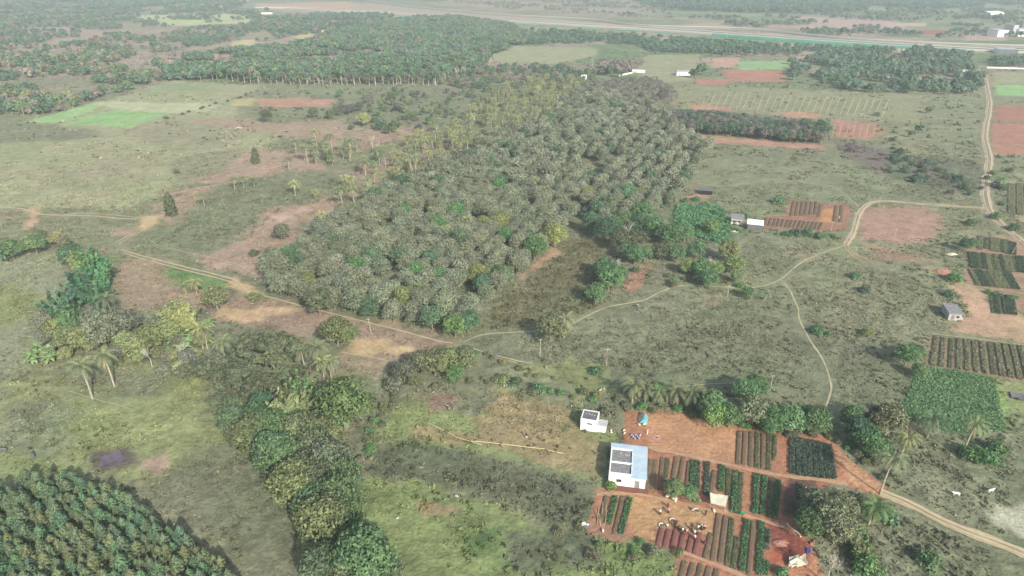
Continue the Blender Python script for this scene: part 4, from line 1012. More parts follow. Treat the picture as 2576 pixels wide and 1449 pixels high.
# individually seen trees (u, v at the foot, kind, size, tint, words)
TR = [
 (36,652,'broad',1.1,G_MID,'mid green tree in the left hedge clump'), (95,640,'broad',1.1,alb(104,140,90),'fresh green tree in the left hedge clump'), (14,660,'broad_mid',.9,G_DK,'dark tree at the left edge of the picture'), (150,618,'broad',.9,alb(140,140,96),'olive yellow tree at the top of the left hedge clump'), (110,612,'broad',.8,G_OLV,'olive tree behind the left hedge clump'),
 (190,672,'broad',1.25,alb(88, 124, 92),'dense blue green tree left of the bamboo'), (228,668,'broad',1.0,G_GREY,'greyish tree beside the bamboo'), (165,625,'broad',.7,alb(130,126,104),'dull brownish shrub tree at the left hedge'),
 (268,875,'broad',1.3,alb(122,124,106),'tall grey tree with pale trunks below the bamboo'), (300,850,'broad',1.1,alb(118,120,102),'grey tree right of the tall grey one'), (245,840,'broad',1.0,alb(126,126,108),'grey tree left of the tall grey one'), (330,840,'broad',.9,alb(112,116,96),'dull tree near the bare pink ground'),
 (150,855,'broad',.9,alb(130,140,87),'olive yellow tree at the bend of the left belt'), (180,880,'broad',.9,alb(130,140,85),'olive yellow tree in the lower left belt corner'), (220,885,'broad',.95,alb(128,138,85),'olive yellow tree above the palm pair'), (130,830,'broad',.8,alb(128,130,110),'grey bush-like tree at the left belt rim'),
 (350,905,'broad',.9,alb(132,142,93),'yellow green tree right of the palm pair'), (385,880,'broad',.9,alb(130,138,84),'yellow green tree left of the bare branches'), (430,860,'broad',.9,alb(138,146,90),'light green tree beside the banana clump'), (400,850,'broad',.8,alb(112,118,98),'grey green tree behind the bare branches'),
 (700,925,'spread',1.25,alb(96,104,77),'widest dark spreading tree of the left belt'), (635,905,'spread',1.05,alb(100,108,79),'dark spreading tree at the track corner'), (600,985,'spread',1.1,alb(96,104,79),'dark spreading tree in the heart of the belt'), (540,960,'spread',.95,alb(102,110,85),'dull spreading tree left in the belt'), (480,960,'spread',.7,alb(106,114,89),'greyish spreading tree near the meadow'), (665,1020,'spread',1.0,alb(94,102,75),'dark spreading tree above the blue green bushes'), (740,970,'spread',.75,alb(98,106,72),'dark spreading tree left of the slim palms'), (560,1030,'spread',.6,alb(102,110,87),'low spreading tree at the meadow rim'),
 (870,1082,'broad',1.6,alb(84,124,62),'big round bright green tree right of the belt'),
 (600,1095,'broad',1.0,alb(88, 124, 92),'blue green tree at the left rim of the lower belt'), (655,1100,'broad',1.1,alb(80,122,80),'dark leafy tree in the lower belt'), (640,1135,'broad',1.1,alb(111,120,75),'brownish olive tree at the left rim of the belt'), (700,1125,'broad',1.1,alb(84,128,76),'green tree beside the feathery bamboo'), (590,1060,'broad',.8,alb(96,108,88),'dull green tree at the meadow rim'),
 (760,1130,'broad',1.15,alb(114,124,76),'olive tree below the feathery bamboo'), (815,1125,'broad',1.1,alb(115,124,79),'olive tree left of the round green tree'), (795,1165,'broad',1.1,alb(111,120,81),'olive brown tree below the round green tree'), (700,1190,'broad',1.2,alb(76,120,80),'leafy green tree bulging out on the left of the belt'), (735,1200,'broad',1.0,alb(80,124,72),'green tree in the middle of the lower belt'),
 (775,1215,'broad',1.0,alb(102,110,89),'greyish tree in the middle of the lower belt'), (835,1205,'broad',1.15,alb(106,114,93),'dull tree on the right rim of the lower belt'), (745,1270,'broad',1.25,alb(119,128,71),'yellow olive tree on the left rim of the lower belt'), (800,1255,'broad',1.1,alb(109,118,89),'grey olive tree in the lower belt'), (865,1240,'broad',1.0,alb(96,126,78),'green tree on the right rim of the lower belt'),
 (790,1320,'broad',1.0,alb(76,116,84),'blue green tree in the lower part of the belt'), (855,1300,'broad',1.15,alb(84,122,74),'leafy tree on the right of the lower belt'), (820,1365,'broad',1.25,alb(117,126,67),'yellow brown tree at the lower end of the belt'), (870,1340,'broad',1.0,alb(90,118,72),'dark green tree before the big shadow'), (790,1290,'broad',.9,alb(106,114,85),'dull tree low in the belt'), (880,1270,'bush',1.6,alb(116,124,76),'olive shrub at the right foot of the belt'),
 (925,1462,'broad',1.35,alb(70,116,66),'dark green tree at the bottom edge with a big shadow'), (815,1470,'broad',1.0,alb(88,110,80),'tree cut by the bottom edge'), (870,1480,'broad',.9,alb(100,110,74),'small tree cut by the bottom edge'), (985,1470,'broad',.7,alb(96,112,76),'shrub tree right of the dark green bottom tree'),
 (850,868,'broad',1.05,alb(112,124,76),'green tree in front of the bare ground, left of two'), (878,870,'broad',.8,alb(108,122,74),'green tree in front of the bare ground, right of two'), (547,782,'broad',1.0,alb(132,140,92),'round yellow green tree with the pole before it'), (450,835,'broad',1.1,alb(144,152,96),'light feathery tree left of the pole'),
 (805,792,'broad',1.05,alb(94,102,75),'smooth dark round tree at the front left corner of the grove'), (642,755,'bush',1.6,alb(122,132,80),'olive shrub on the sandy track bend'), (1145,848,'broad',1.0,alb(96,140,72),'bright green tree at the front right corner of the grove'), (1178,838,'broad',1.0,alb(72,118,84),'blue green tree at the front right corner of the grove'), (1170,800,'broad',.9,alb(106,114,89),'dull brown-green tree on the right rim of the grove'),
 (1215,740,'broad',1.0,alb(78,122,88),'smooth blue green tree on the right rim of the grove'), (1262,720,'broad',1.1,alb(88,128,84),'round green tree on the right rim of the grove'), (1300,690,'broad',1.0,alb(104,112,85),'brownish tree on the right rim of the grove'), (1345,655,'broad',1.3,alb(90,138,76),'smooth bright green tree on the right rim of the grove'), (1395,622,'broad',1.35,alb(140,148,80),'yellow tree at the right corner of the grove'), (1335,625,'broad',1.0,alb(84,130,88),'green tree behind the smooth bright one'),
 (1060,940,'broad',1.0,alb(102,110,81),'dark olive tree left in the clump on the grass track'), (1095,945,'broad',1.1,alb(113,122,77),'olive tree in the clump on the grass track'), (1130,940,'broad',1.1,alb(119,128,81),'yellowish olive tree in the clump on the grass track'), (1165,935,'broad',1.1,alb(112,120,80),'olive tree right in the clump on the grass track'), (1145,960,'broad',.7,alb(88,136,80),'green shrub tree below the clump'),
 (1018,960,'broad',.9,alb(96,104,89),'reddish brown withered tree left of the clump'), (988,978,'bush',1.6,alb(104,112,93),'withered brown shrub by the ditch'), (1384,858,'broad',1.2,alb(107,116,83),'round tree beside the date palm at the footpath'), (1408,850,'broad',.7,alb(133,144,81),'yellowish shrub tree under the date palm'),
 (1497,765,'broad',1.0,alb(88,132,80),'green tree at the lower left of the footpath clump'), (1530,735,'broad',1.35,alb(80,126,76),'large green tree of the footpath clump'), (1520,700,'broad',1.1,alb(74,118,84),'dark green tree at the top of the footpath clump'), (1552,715,'broad',1.0,alb(90,134,88),'lighter green tree right in the footpath clump'),
 (1595,665,'broad',1.0,alb(84,130,86),'green tree beside the white bare tree'), (1487,590,'teak',1.3,alb(78,120,84),'dark leafy tree at the right corner of the grove'), (1500,560,'teak',1.3,alb(76,116,88),'dark leafy tree behind the right corner of the grove'), (1520,610,'teak',1.4,alb(66,106,82),'darkest leafy tree below the forked bare one'), (1545,600,'teak',1.3,alb(78,122,80),'dark tree left of the forked bare one'), (1570,590,'teak',1.3,alb(96,130,84),'leafy tree under the forked bare one'), (1600,595,'teak',1.3,alb(70,114,80),'leafy tree right of the forked bare one'), (1535,545,'teak',1.4,alb(110,122,88),'grey green tree right of the grove'), (1575,520,'teak',1.4,alb(84,134,92),'soft green tree at the right rim'), (1615,560,'broad',1.3,alb(84,130,78),'large green tree right of the grove'), (1640,600,'broad',1.3,alb(80,128,80),'large green tree above the scrub'), (1605,630,'broad',1.1,alb(98,106,75),'brown-green tree below the large ones'), (1560,632,'broad',1.2,alb(96,104,73),'brown olive tree below the dark leafy ones'), (1575,655,'broad',.9,alb(84,132,80),'bright leafy tree above the white bare tree'), (1620,660,'broad',.9,alb(88,128,82),'leafy shrub tree near the white bare tree'),
 (1680,620,'broad',1.3,alb(82,130,80),'large spreading green tree left of the huts'), (1720,610,'broad',1.1,alb(90,136,84),'green tree left of the grey hut'), (1790,590,'broad',.9,alb(120,150,84),'yellow green tree next to the grey hut'), (1660,655,'broad',1.0,alb(100,110,84),'dull tree below the large spreading one'), (1700,660,'broad',1.0,alb(92,128,84),'green tree in the middle clump'), (1750,650,'broad',1.0,alb(84,126,84),'green tree above the banana plants'), (1830,660,'broad',1.2,alb(130,140,77),'yellow olive tree at the right of the middle clump'), (1845,690,'broad',1.0,alb(110,136,72),'olive green tree at the right rim of the middle clump'), (1765,700,'broad',1.0,alb(82,134,76),'green tree at the foot of the umbrella tree'), (1795,700,'broad',.9,alb(116,150,74),'bright green tree at the foot of the umbrella tree'), (1780,725,'broad',.9,alb(86,134,84),'green shrub tree near the footpath pole'), (1850,712,'broad',.6,alb(104,140,84),'small green tree near the footpath'), (1725,690,'broad',.8,alb(120,150,76),'bright yellow green shrub tree'),
 (1790,1052,'broad',1.05,alb(104,144,90),'large pale green tree above the red field'), (1795,1075,'broad',.9,alb(110,156,72),'bright green tree at the red field border'), (1832,1075,'broad',.9,alb(84,128,76),'dark green tree at the red field border'), (1868,1018,'broad',1.0,alb(92,134,86),'green tree in the upper row above the beds'), (1895,1000,'broad',.9,alb(76,122,72),'dark green tree in the upper row above the beds'), (1888,1070,'broad',1.1,alb(117,126,89),'brownish tree in the middle of the hedge'), (1945,1085,'broad',.9,alb(92,142,88),'green tree in the hedge above the beds, left of two'), (1985,1088,'broad',.95,alb(100,148,90),'green tree in the hedge above the beds, right of two'), (1920,1060,'broad',.8,alb(104,112,85),'dull tree behind the hedge pair'), (1930,1090,'broad',.7,alb(76,128,72),'low dark tree in the hedge'), (2020,1080,'broad',.9,alb(76,116,80),'dark tree right of the hedge pair'), (2045,1092,'broad',1.0,alb(84,126,76),'green tree at the right end of the hedge'), (1650,1008,'broad',.8,alb(84,132,76),'green tree between the low palms'), (1760,1010,'bush',1.6,alb(110,124,80),'olive shrub right of the palm row'),
 (2150,1110,'broad',.9,alb(66,106,80),'dark tree by the head of the red road'), (2175,1135,'broad',.9,alb(74,120,72),'green tree beside the red road'), (2200,1150,'broad',.8,alb(92,134,76),'lighter green tree beside the red road'), (2140,1075,'broad',.8,alb(84,124,76),'green tree above the red road'), (2225,1095,'broad',1.2,alb(115,124,91),'dull brownish tree left of the dark green crop'), (2200,1080,'broad',.8,alb(111,120,89),'small dull tree left of the dark green crop'),
 (2275,920,'broad',.9,alb(90,132,84),'green tree at the corner of the striped field'), (2298,905,'broad',.7,alb(84,130,80),'small green tree at the corner of the striped field'), (2310,950,'broad',.6,alb(104,144,88),'small bright tree left of the dark crop'), (2265,1065,'broad',.7,alb(84,130,80),'small tree at the lower left of the dark crop'), (2440,1150,'bush',1.8,alb(86,138,72),'bright green shrub right of the leaning palm'), (2480,1165,'bush',1.8,alb(78,130,72),'dark green shrub right of the leaning palm'), (2505,1140,'bush',1.6,alb(84,128,76),'green shrub at the right edge below the crop'),
 (2070,1345,'broad',1.15,alb(113,122,87),'big olive tree at the right of the vegetable beds'), (2115,1310,'broad',.9,alb(107,116,85),'olive tree behind the big olive tree'), (2040,1300,'broad',.9,alb(115,124,91),'grey olive tree over the dark bed'), (2030,1350,'broad',.9,alb(84,124,78),'green tree by the deep red soil'), (2100,1370,'broad',1.1,alb(114,122,88),'olive tree above the white forked trunk'), (2140,1345,'bush',1.9,alb(92,132,84),'green shrub below the glossy palm'), (2230,1310,'bush',1.6,alb(84,128,90),'blue green shrub below the sandy road'), (2180,1440,'bush',1.8,alb(88,136,70),'green shrub low on the right'), (2330,1420,'bush',1.5,alb(84,124,76),'green shrub near the lower right corner'), (2165,1400,'bush',1.6,alb(126,136,77),'yellowish shrub low on the right'),
 (433,545,'cone',1.3,alb(92,100,74),'dark pointed tree alone by the junction of the tracks'), (645,413,'cone',1.1,alb(96,106,82),'narrow dark tree on the bare patch'), (710,605,'broad',1.0,alb(118,124,96),'thin grey tree left of the grove'), (640,642,'bush',1.3,alb(84,98,78),'small dark shrub left of the grove'), (682,638,'bush',1.5,alb(115,124,87),'olive shrub left of the grove'), (445,436,'bush',1.2,alb(96,104,82),'small shrub in the pale field'),
 (1957,512,'bush',1.8,alb(84,136,84),'green shrub above the red beds'), (2335,285,'far',.7,G_DK,'dark round tree in the field left of the dirt road'), (2310,335,'far',.75,G_BLU,'round tree at the end of the field border'), (2290,345,'far',.5,G_BLU,'smaller tree left of the one at the field border'), (2205,292,'bush',1.6,G_DK,'dark shrub by the vine posts'), (672,308,'broad',1.25,alb(96,104,76),'round dark tree above the bare strip'), (960,330,'broad',1.2,alb(84,120,90),'round green tree in the field behind the palms'), (975,338,'broad',.8,alb(90,108,80),'small dark tree beside the round green one'), (915,318,'broad',1.3,alb(150,160,100),'pale yellow spreading tree with a light trunk'), (1050,328,'bush',1.6,alb(96,108,80),'round shrub on the bare strip'), (825,405,'broad',.8,alb(84,126,88),'green bush-like tree under the palm clump'), (945,385,'bush',1.8,alb(84,124,88),'blue green shrub below the pale branching trees'),
 (855,292,'broad',.9,alb(104,98,100),'purple grey tree behind the field'), (880,288,'broad',1.0,alb(100,98,98),'dark grey tree behind the field'), (905,280,'broad',1.0,alb(90,110,92),'dark green tree behind the field'), (830,300,'broad',.9,alb(96,106,84),'dull tree at the left of the field clump'), (790,298,'broad',1.1,alb(98,112,80),'round dull tree near the red strip'), (985,262,'broad',1.1,alb(84,112,88),'blue green tree below the tall wood'), (855,245,'broad',.9,alb(100,140,92),'green tree right of the red strip'), (1000,280,'broad',.9,alb(100,96,100),'purplish tree below the tall wood'),
 (2425,632,'broad',.75,alb(70,112,84),'dark tree at the corner of the right beds'), (2445,625,'broad',.6,alb(84,136,80),'green bush-like tree at the corner of the right beds'), (2400,705,'bush',1.7,alb(84,150,76),'bright green shrub beside the red heap'), (2385,745,'bush',1.2,alb(84,124,96),'shrub in the shade of the grey shed'), (1878,752,'broad',.6,alb(84,136,84),'small green tree left of the low palms'), (2055,840,'bush',1.3,alb(82,136,84),'bright green shrub below the curved footpath'), (2085,845,'bush',.9,alb(96,132,84),'smaller green shrub below the curved footpath'), (2180,842,'bush',1.2,alb(130,140,81),'yellowish shrub in the meadow'), (2150,700,'bush',1.3,alb(90,132,92),'green shrub near the right footpath'), (2175,735,'bush',1.3,alb(78,110,92),'dark shrub in the right meadow'),
 (1500,940,'bush',1.2,alb(76,122,84),'dark green shrub by the white post'), (1355,985,'bush',1.4,alb(72,126,76),'dark green shrub at the field border'), (1265,960,'bush',1.2,alb(124,134,85),'olive shrub at the field border'), (1300,965,'bush',1.0,alb(80,114,84),'small dark shrub at the field border'), (2060,830,'bush',1.0,alb(104,120,84),'dull shrub beside the bright green one'), (1040,965,'bush',1.2,alb(115,124,81),'olive shrub below the withered tree'), (2062,600,'bush',1.4,alb(82,128,88),'shrub below the right red beds'), (2000,592,'bush',1.6,alb(70,104,92),'dark blue green shrub below the strip of beds'), (2030,588,'bush',1.4,alb(84,136,90),'green shrub below the strip of beds'),
 (1536,1228,'bush',.9,alb(120,156,72),'yellow green shrub at the corner of the blue roofed building'), (1696,1250,'broad',.62,alb(112,138,84),'small green tree between the vegetable beds'), (1733,1258,'broad',.5,alb(92,146,96),'tiny tree with a pale stem beside the canvas shelter'), (1752,1262,'bush',.5,alb(92,146,84),'tiny bush right of the pale-stemmed tree'), (1967,1449,'bush',.9,alb(88,150,76),'green shrub at the bottom beside the blue drum'),
]
reg('cone', [cone_crown(440 + i, 2.0, 7.5, .8, 700, .45, colv=.35) for i in range(2)], [trunk_mb(57 + i, 7, .14, 0, .02) for i in range(2)])
for u, v, kd, s, t, lb in TR:
    x, y = px(u, v)
    if u < 930 and v > 1040: t = t * .55 + alb(98, 116, 78) * .45
    else: t = t * .8 + alb(104, 122, 84) * .2
    nm = {'bush': 'shrub', 'spread': 'spreading_tree', 'teak': 'leafy_tree', 'cone': 'pointed_tree', 'far': 'round_tree'}.get(kd, 'broadleaf_tree')
    tree(kd, x, y, s * ((1.25 if u < 930 and v > 780 else 1.06) if kd in ('broad', 'broad_mid') else 1), t, lb, 'shrub' if kd == 'bush' else 'tree', None, nm)

# bamboo, banana, bare trees
for u, v, s, t, lb in [(262,735,1.15,alb(84,134,84),'tall feathery bamboo clump in the left belt'), (235,700,1.0,alb(92,140,84),'bamboo clump at the top of the left belt'), (210,770,1.1,alb(74,120,90),'dark bamboo clump left of the tall one'), (165,830,1.15,alb(80,128,94),'bluish bamboo plumes leaning left over the meadow'), (190,850,1.0,alb(96,132,84),'bamboo clump above the olive trees'), (255,790,1.0,alb(76,124,82),'bamboo clump above the grey trees'),
        (205,700,.9,alb(128,146,78),'yellow green bamboo clump in the left belt'), (760,1075,1.1,alb(126,140,90),'pale feathery bamboo left of the round green tree'), (730,1080,1.0,alb(132,140,88),'yellowish bamboo plumes in the lower belt'), (770,1040,1.0,alb(92,138,76),'green bamboo beside the slim palms'), (480,840,1.0,alb(140,148,88),'yellow green bamboo above the brown-trunk palms')]:
    x, y = px(u, v)
    vv, cm, tm = gt.choice(T['bamboo']); e = empty('bamboo_clump', (x, y, 0), gt.uniform(0, 6), s * 1.25); tag(e, lb, 'bamboo')
    link(bpy.data.objects.new('canes', tm), e); c = link(bpy.data.objects.new('leaves', cm), e); settint(c, t, gt)
bnn = 0
for u, v, n_, lb in [(450,880,7,'yellow green banana plant in the clump left of the brown-trunk palms'), (500,850,6,'banana plant below the yellow bamboo'), (100,910,8,'bright green banana plant in the row at the left meadow rim'), (1755,695,5,'banana plant below the middle clump'), (1585,195,8,'banana plant by the pale house behind the grove')]:
    for k in range(n_):
        x, y = px(u + gt.uniform(-28, 28), v + gt.uniform(-22, 22) * (1 if v > 300 else .2)); o = tree('banana', x, y, gt.uniform(1.0, 1.5), alb(124, 156, 92) if v > 300 else alb(96, 148, 76), lb, 'banana plant', lb.replace('banana plant', 'banana plants'), 'banana_plant')
for u, v, s, m_, lb in [(383,922,.75,'p','whitish bare tree right of the palm pair'), (462,912,.75,'p','bare forked tree at the dark spreading crowns'), (1560,690,.75,'p','white leafless tree in the middle clump'), (1578,610,1.0,'p','pale forked bare tree above the leafy ones'), (1780,700,1.0,'p','umbrella-shaped bare tree in the middle clump'), (1660,700,.8,'d','dull bare tree left of the banana plants'), (1230,172,1.3,'p','white leafless tree at the corner of the pale field'), (1150,196,1.2,'p','left bare tree before the tall wood'), (1170,192,1.2,'p','right bare tree before the tall wood'), (1270,222,1.2,'d','dark bare tree behind the grove'),
        (1490,168,1.1,'p','pale bare tree left of the half-bare clump'), (2078,1470,.9,'p','white forked trunk at the bottom edge'), (938,375,1.0,'p','light branching tree in the palm field, upper'), (950,392,.9,'p','light branching tree in the palm field, lower'), (1745,490,.8,'d','thin bare tree beside the dark shelter'), (1524,925,.7,'d','thin bare tree beside the white post')]:
    x, y = px(u, v); baretree(x, y, s, m_, lb)

q = scatter([790,290, 860,262, 1000,232, 1180,232, 1230,250, 1130,300, 1040,340, 960,330, 900,300], 9, .45, None, 61); g2 = np.random.default_rng(19)
q = q[g2.uniform(0, 1, len(q)) < .5]; pwq = place_words(q)
for i, (x, y) in enumerate(q):
    w, t = [('dark green', G_DK * 1.2), ('olive', G_OLV), ('greyish purple', alb(108, 102, 104)), ('mid green', G_MID), ('olive', G_OLV * 1.1)][g2.integers(5)]; sc_ = g2.uniform(.45, .85)
    tree('broad_mid', x, y, sc_, t, f'{size_word(sc_, .58, .72)} {w} tree in the field behind the palms, {pwq[i][1]} {pwq[i][0]}', 'tree', 'trees of the field behind the palms', 'field_tree')
BELT = [560,1060, 640,1050, 740,1020, 800,1060, 850,1160, 890,1230, 900,1320, 850,1390, 780,1330, 720,1240, 680,1170, 600,1110]
q = scatter(BELT, 3.9, .48, None, 62); pwq = place_words(q)
for i, (x, y) in enumerate(q):
    w, t = [('olive', G_OLV * 1.1), ('leafy green', alb(86, 128, 76)), ('grey olive', alb(114, 118, 90)), ('yellow olive', alb(120, 128, 80)), ('blue green', alb(78, 120, 88))][g2.integers(5)]; sc_ = g2.uniform(.65, 1.2)
    tree('broad', x, y, sc_, t, f'{size_word(sc_, .83, 1.0)} {w} filler tree of the lower belt, {pwq[i][1]} {pwq[i][0]}', 'tree', 'small trees of the lower belt', 'belt_tree')
q = scatter([100,880, 170,800, 250,830, 380,860, 470,850, 560,900, 520,990, 430,960, 330,920, 240,900, 140,930], 6.0, .45, None, 63); pwq = place_words(q)
for i, (x, y) in enumerate(q):
    w, t = [('yellow green', alb(138, 146, 90)), ('grey', alb(118, 122, 104)), ('olive', G_OLV * 1.1), ('light green', alb(132, 148, 96))][g2.integers(4)]; sc_ = g2.uniform(.4, .8)
    tree('broad', x, y, sc_, t, f'{size_word(sc_, .53, .66)} {w} low tree of the left belt, {pwq[i][1]} {pwq[i][0]}', 'tree', 'low trees of the left belt', 'low_tree')

# hedge shrubs: rows of small bushes along borders
def hedge(uvs, n_, s, tints, label, group, jit=4):
    pts = P(*uvs); seg = np.hypot(*(pts[1:] - pts[:-1]).T); L = np.concatenate([[0], np.cumsum(seg)]); g = np.random.default_rng(int(uvs[0]))
    for i in range(n_):
        t = (i + g.uniform(.1, .9)) / n_ * L[-1]
        x = np.interp(t, L, pts[:, 0]) + g.normal(0, jit * .25); y = np.interp(t, L, pts[:, 1]) + g.normal(0, jit * .25)
        part = ['start', 'first half', 'second half', 'end'][min(3, int(i * 4 / n_))]
        w, tt = tints[g.integers(len(tints))]; sc = g.uniform(*s)
        tree('bush', x, y, sc, tt, f'{size_word(sc, s[0] * .67 + s[1] * .33, s[0] * .33 + s[1] * .67)} {w} shrub, {part} of {label}', 'shrub', group, 'shrub')
HT = [('olive', G_OLV), ('dull green', alb(104, 114, 84)), ('fresh green', G_GRN), ('greyish', alb(122, 122, 98)), ('yellowish', alb(134, 138, 84))]
hedge([1000,1000, 960,1040, 930,1110, 905,1180], 22, (.5, 1.0), HT, 'the ditch hedge right of the round tree', 'shrubs of the ditch hedge')
hedge([1040,985, 1150,960, 1260,965, 1350,985, 1480,1000, 1530,1030], 22, (.4, .95), HT, 'the hedge above the dry field', 'shrubs above the dry field')
hedge([1200,880, 1260,915, 1330,940, 1400,960], 10, (.4, .8), HT, 'the hedge below the grass track', 'shrubs below the grass track')
hedge([1560,1020, 1640,1030, 1760,1045, 1870,1070, 2000,1090, 2090,1100], 24, (.5, .9), HT[:3], 'the hedge above the red field', 'shrubs above the red field')
hedge([2100,1100, 2150,1140, 2200,1170, 2240,1210], 12, (.5, 1.0), HT[:3], 'the verge of the red road', 'shrubs beside the red road')
hedge([640,232, 590,252, 540,262, 470,285, 420,300], 12, (.7, 1.3), [('dark', alb(92, 108, 80))], 'the diagonal border of the pale fields', 'shrubs between the pale fields', 2)
hedge([655,238, 760,236, 860,238, 1000,236, 1080,245], 12, (.8, 1.6), [('dark', alb(100, 114, 80)), ('green', G_MID)], 'the line before the tall wood', 'shrubs before the tall wood', 8)
hedge([640,272, 760,276, 900,280, 1010,285], 10, (.7, 1.4), [('dark', alb(98, 110, 80))], 'the line below the red strip', 'shrubs below the red strip', 6)
hedge([880,330, 980,310, 1080,290, 1180,280, 1250,262], 16, (.8, 1.9), [('dark', alb(96, 110, 82)), ('olive', G_OLV)], 'the field behind the palms', 'shrubs behind the palm belt', 26)
hedge([2250,330, 2250,420, 2230,440], 8, (.7, 1.3), [('dark', G_DK)], 'the border left of the dirt road', 'shrubs of the right border', 3)
hedge([2180,400, 2300,400, 2400,440, 2470,470, 2400,480, 2260,440, 2330,420], 34, (.9, 1.9), [('dark green', G_DK * 1.1), ('blue green', G_BLU), ('purple grey', alb(112, 104, 104))], 'the thicket left of the dirt road', 'shrubs of the roadside thicket', 26)
hedge([2495,400, 2520,430, 2510,480, 2530,560, 2480,600, 2440,570], 10, (.8, 1.6), [('dark green', G_DK * 1.1), ('green', G_MID)], 'the roadside right of the junction', 'shrubs right of the junction', 14)
hedge([1700,520, 1760,520, 1820,540, 1830,600, 1760,600, 1700,570, 1760,560], 34, (.7, 1.4), [('fresh green', alb(84, 138, 84)), ('green', alb(80, 130, 80))], 'the creeper thicket left of the huts', 'shrubs of the creeper thicket', 18)
hedge([1950,590, 2060,596, 2110,600], 10, (.6, 1.0), [('green', alb(84, 134, 88))], 'the strip below the beds', 'shrubs below the beds', 3)
hedge([2470,735, 2520,745, 2570,755], 8, (.5, .8), [('fresh green', alb(84, 140, 84))], 'the strip between the right beds', 'shrubs between the right beds', 3)
hedge([1630,700, 1700,690, 1760,720, 1850,720], 10, (.5, 1.1), HT[:4], 'the lower rim of the middle clump', 'shrubs of the middle clump', 16)
hedge([1480,1300, 1440,1330, 1500,1370, 1600,1380, 1690,1400], 12, (.4, .8), HT, 'the weedy corner left of the red soil', 'shrubs left of the red soil', 7)
hedge([2120,1240, 2100,1280, 2150,1330, 2200,1290, 2140,1400], 9, (.5, 1.1), HT[:4], 'the bushes round the big olive tree', 'shrubs round the big olive tree', 16)

# ------------------------------------------------------------------ undergrowth and grass tufts, one object each
def tufts(name, n, ymin, ymax, size, blades, thr, label, dark=.85, seed=0, upr=.8):
    g = np.random.default_rng(seed)
    # uniform over the seen wedge of ground
    y = np.sqrt(g.uniform(ymin ** 2, ymax ** 2, n)); x = g.uniform(-1, 1, n) * (y * .82 + 14)
    col, dens, rel = paint(x, y)
    cl = fbm(x, y, 9, seed + 200, 3)
    k = (dens > .06) & (cl + dens * .28 + g.normal(0, .04, n) > thr)
    inr = np.zeros(len(x), bool)
    for pts, w in ROADW:
        mn, mx = pts.min(0) - 3, pts.max(0) + 3
        kk = np.nonzero((x > mn[0]) & (x < mx[0]) & (y > mn[1]) & (y < mx[1]))[0]
        if len(kk): inr[kk] |= line_d(x[kk], y[kk], pts) < w * .5 + .2
    k &= ~inr
    x, y, col, rel, dens = x[k], y[k], col[k], rel[k], dens[k]
    zb = zrel(x, y, rel); m = len(x)
    print(name, m)
    c = np.repeat(np.stack([x, y, zb], 1), blades, 0); s = np.repeat(g.uniform(.6, 1.4, m) * (.6 + .6 * dens), blades)
    c = c + np.stack([g.normal(0, .35, m * blades) * s * size * 1.6, g.normal(0, .35, m * blades) * s * size * 1.6, g.uniform(.1, .5, m * blades) * s * size], 1)
    d = g.normal(0, 1, (m * blades, 3)); d[:, 2] = np.abs(d[:, 2]) * upr + .3; d /= np.linalg.norm(d, axis=1)[:, None]
    V, F, C = leaves(g, c, d, size, .3)
    tint = np.repeat(col * g.uniform(dark - .18, dark + .22, m)[:, None], blades, 0)
    C = C * np.repeat(tint, 4, 0) * 1.45
    o = link(bpy.data.objects.new(name, np_mesh(name, V, F, C, [M['leaf']]))); o.color = (1, 1, 1, 1)
    tag(o, label, 'plants', None, 'stuff'); return o
tufts('grass', 110000, 80, 330, .34, 3, .50, 'short grass and weeds over the meadows', .84, 1)
tufts('undergrowth', 26000, 80, 420, .58, 9, .61, 'low scrub tufts over the meadows', .80, 2)
tufts('far_undergrowth', 14000, 380, 900, 1.4, 4, .61, 'scrub over the far fields', .76, 3)

# ------------------------------------------------------------------ vegetable beds
def bedpts(ox, oy, k, lst):
    return [((ox + a * k, oy + b * k), (ox + c * k, oy + d * k)) for a, b, c, d in lst]

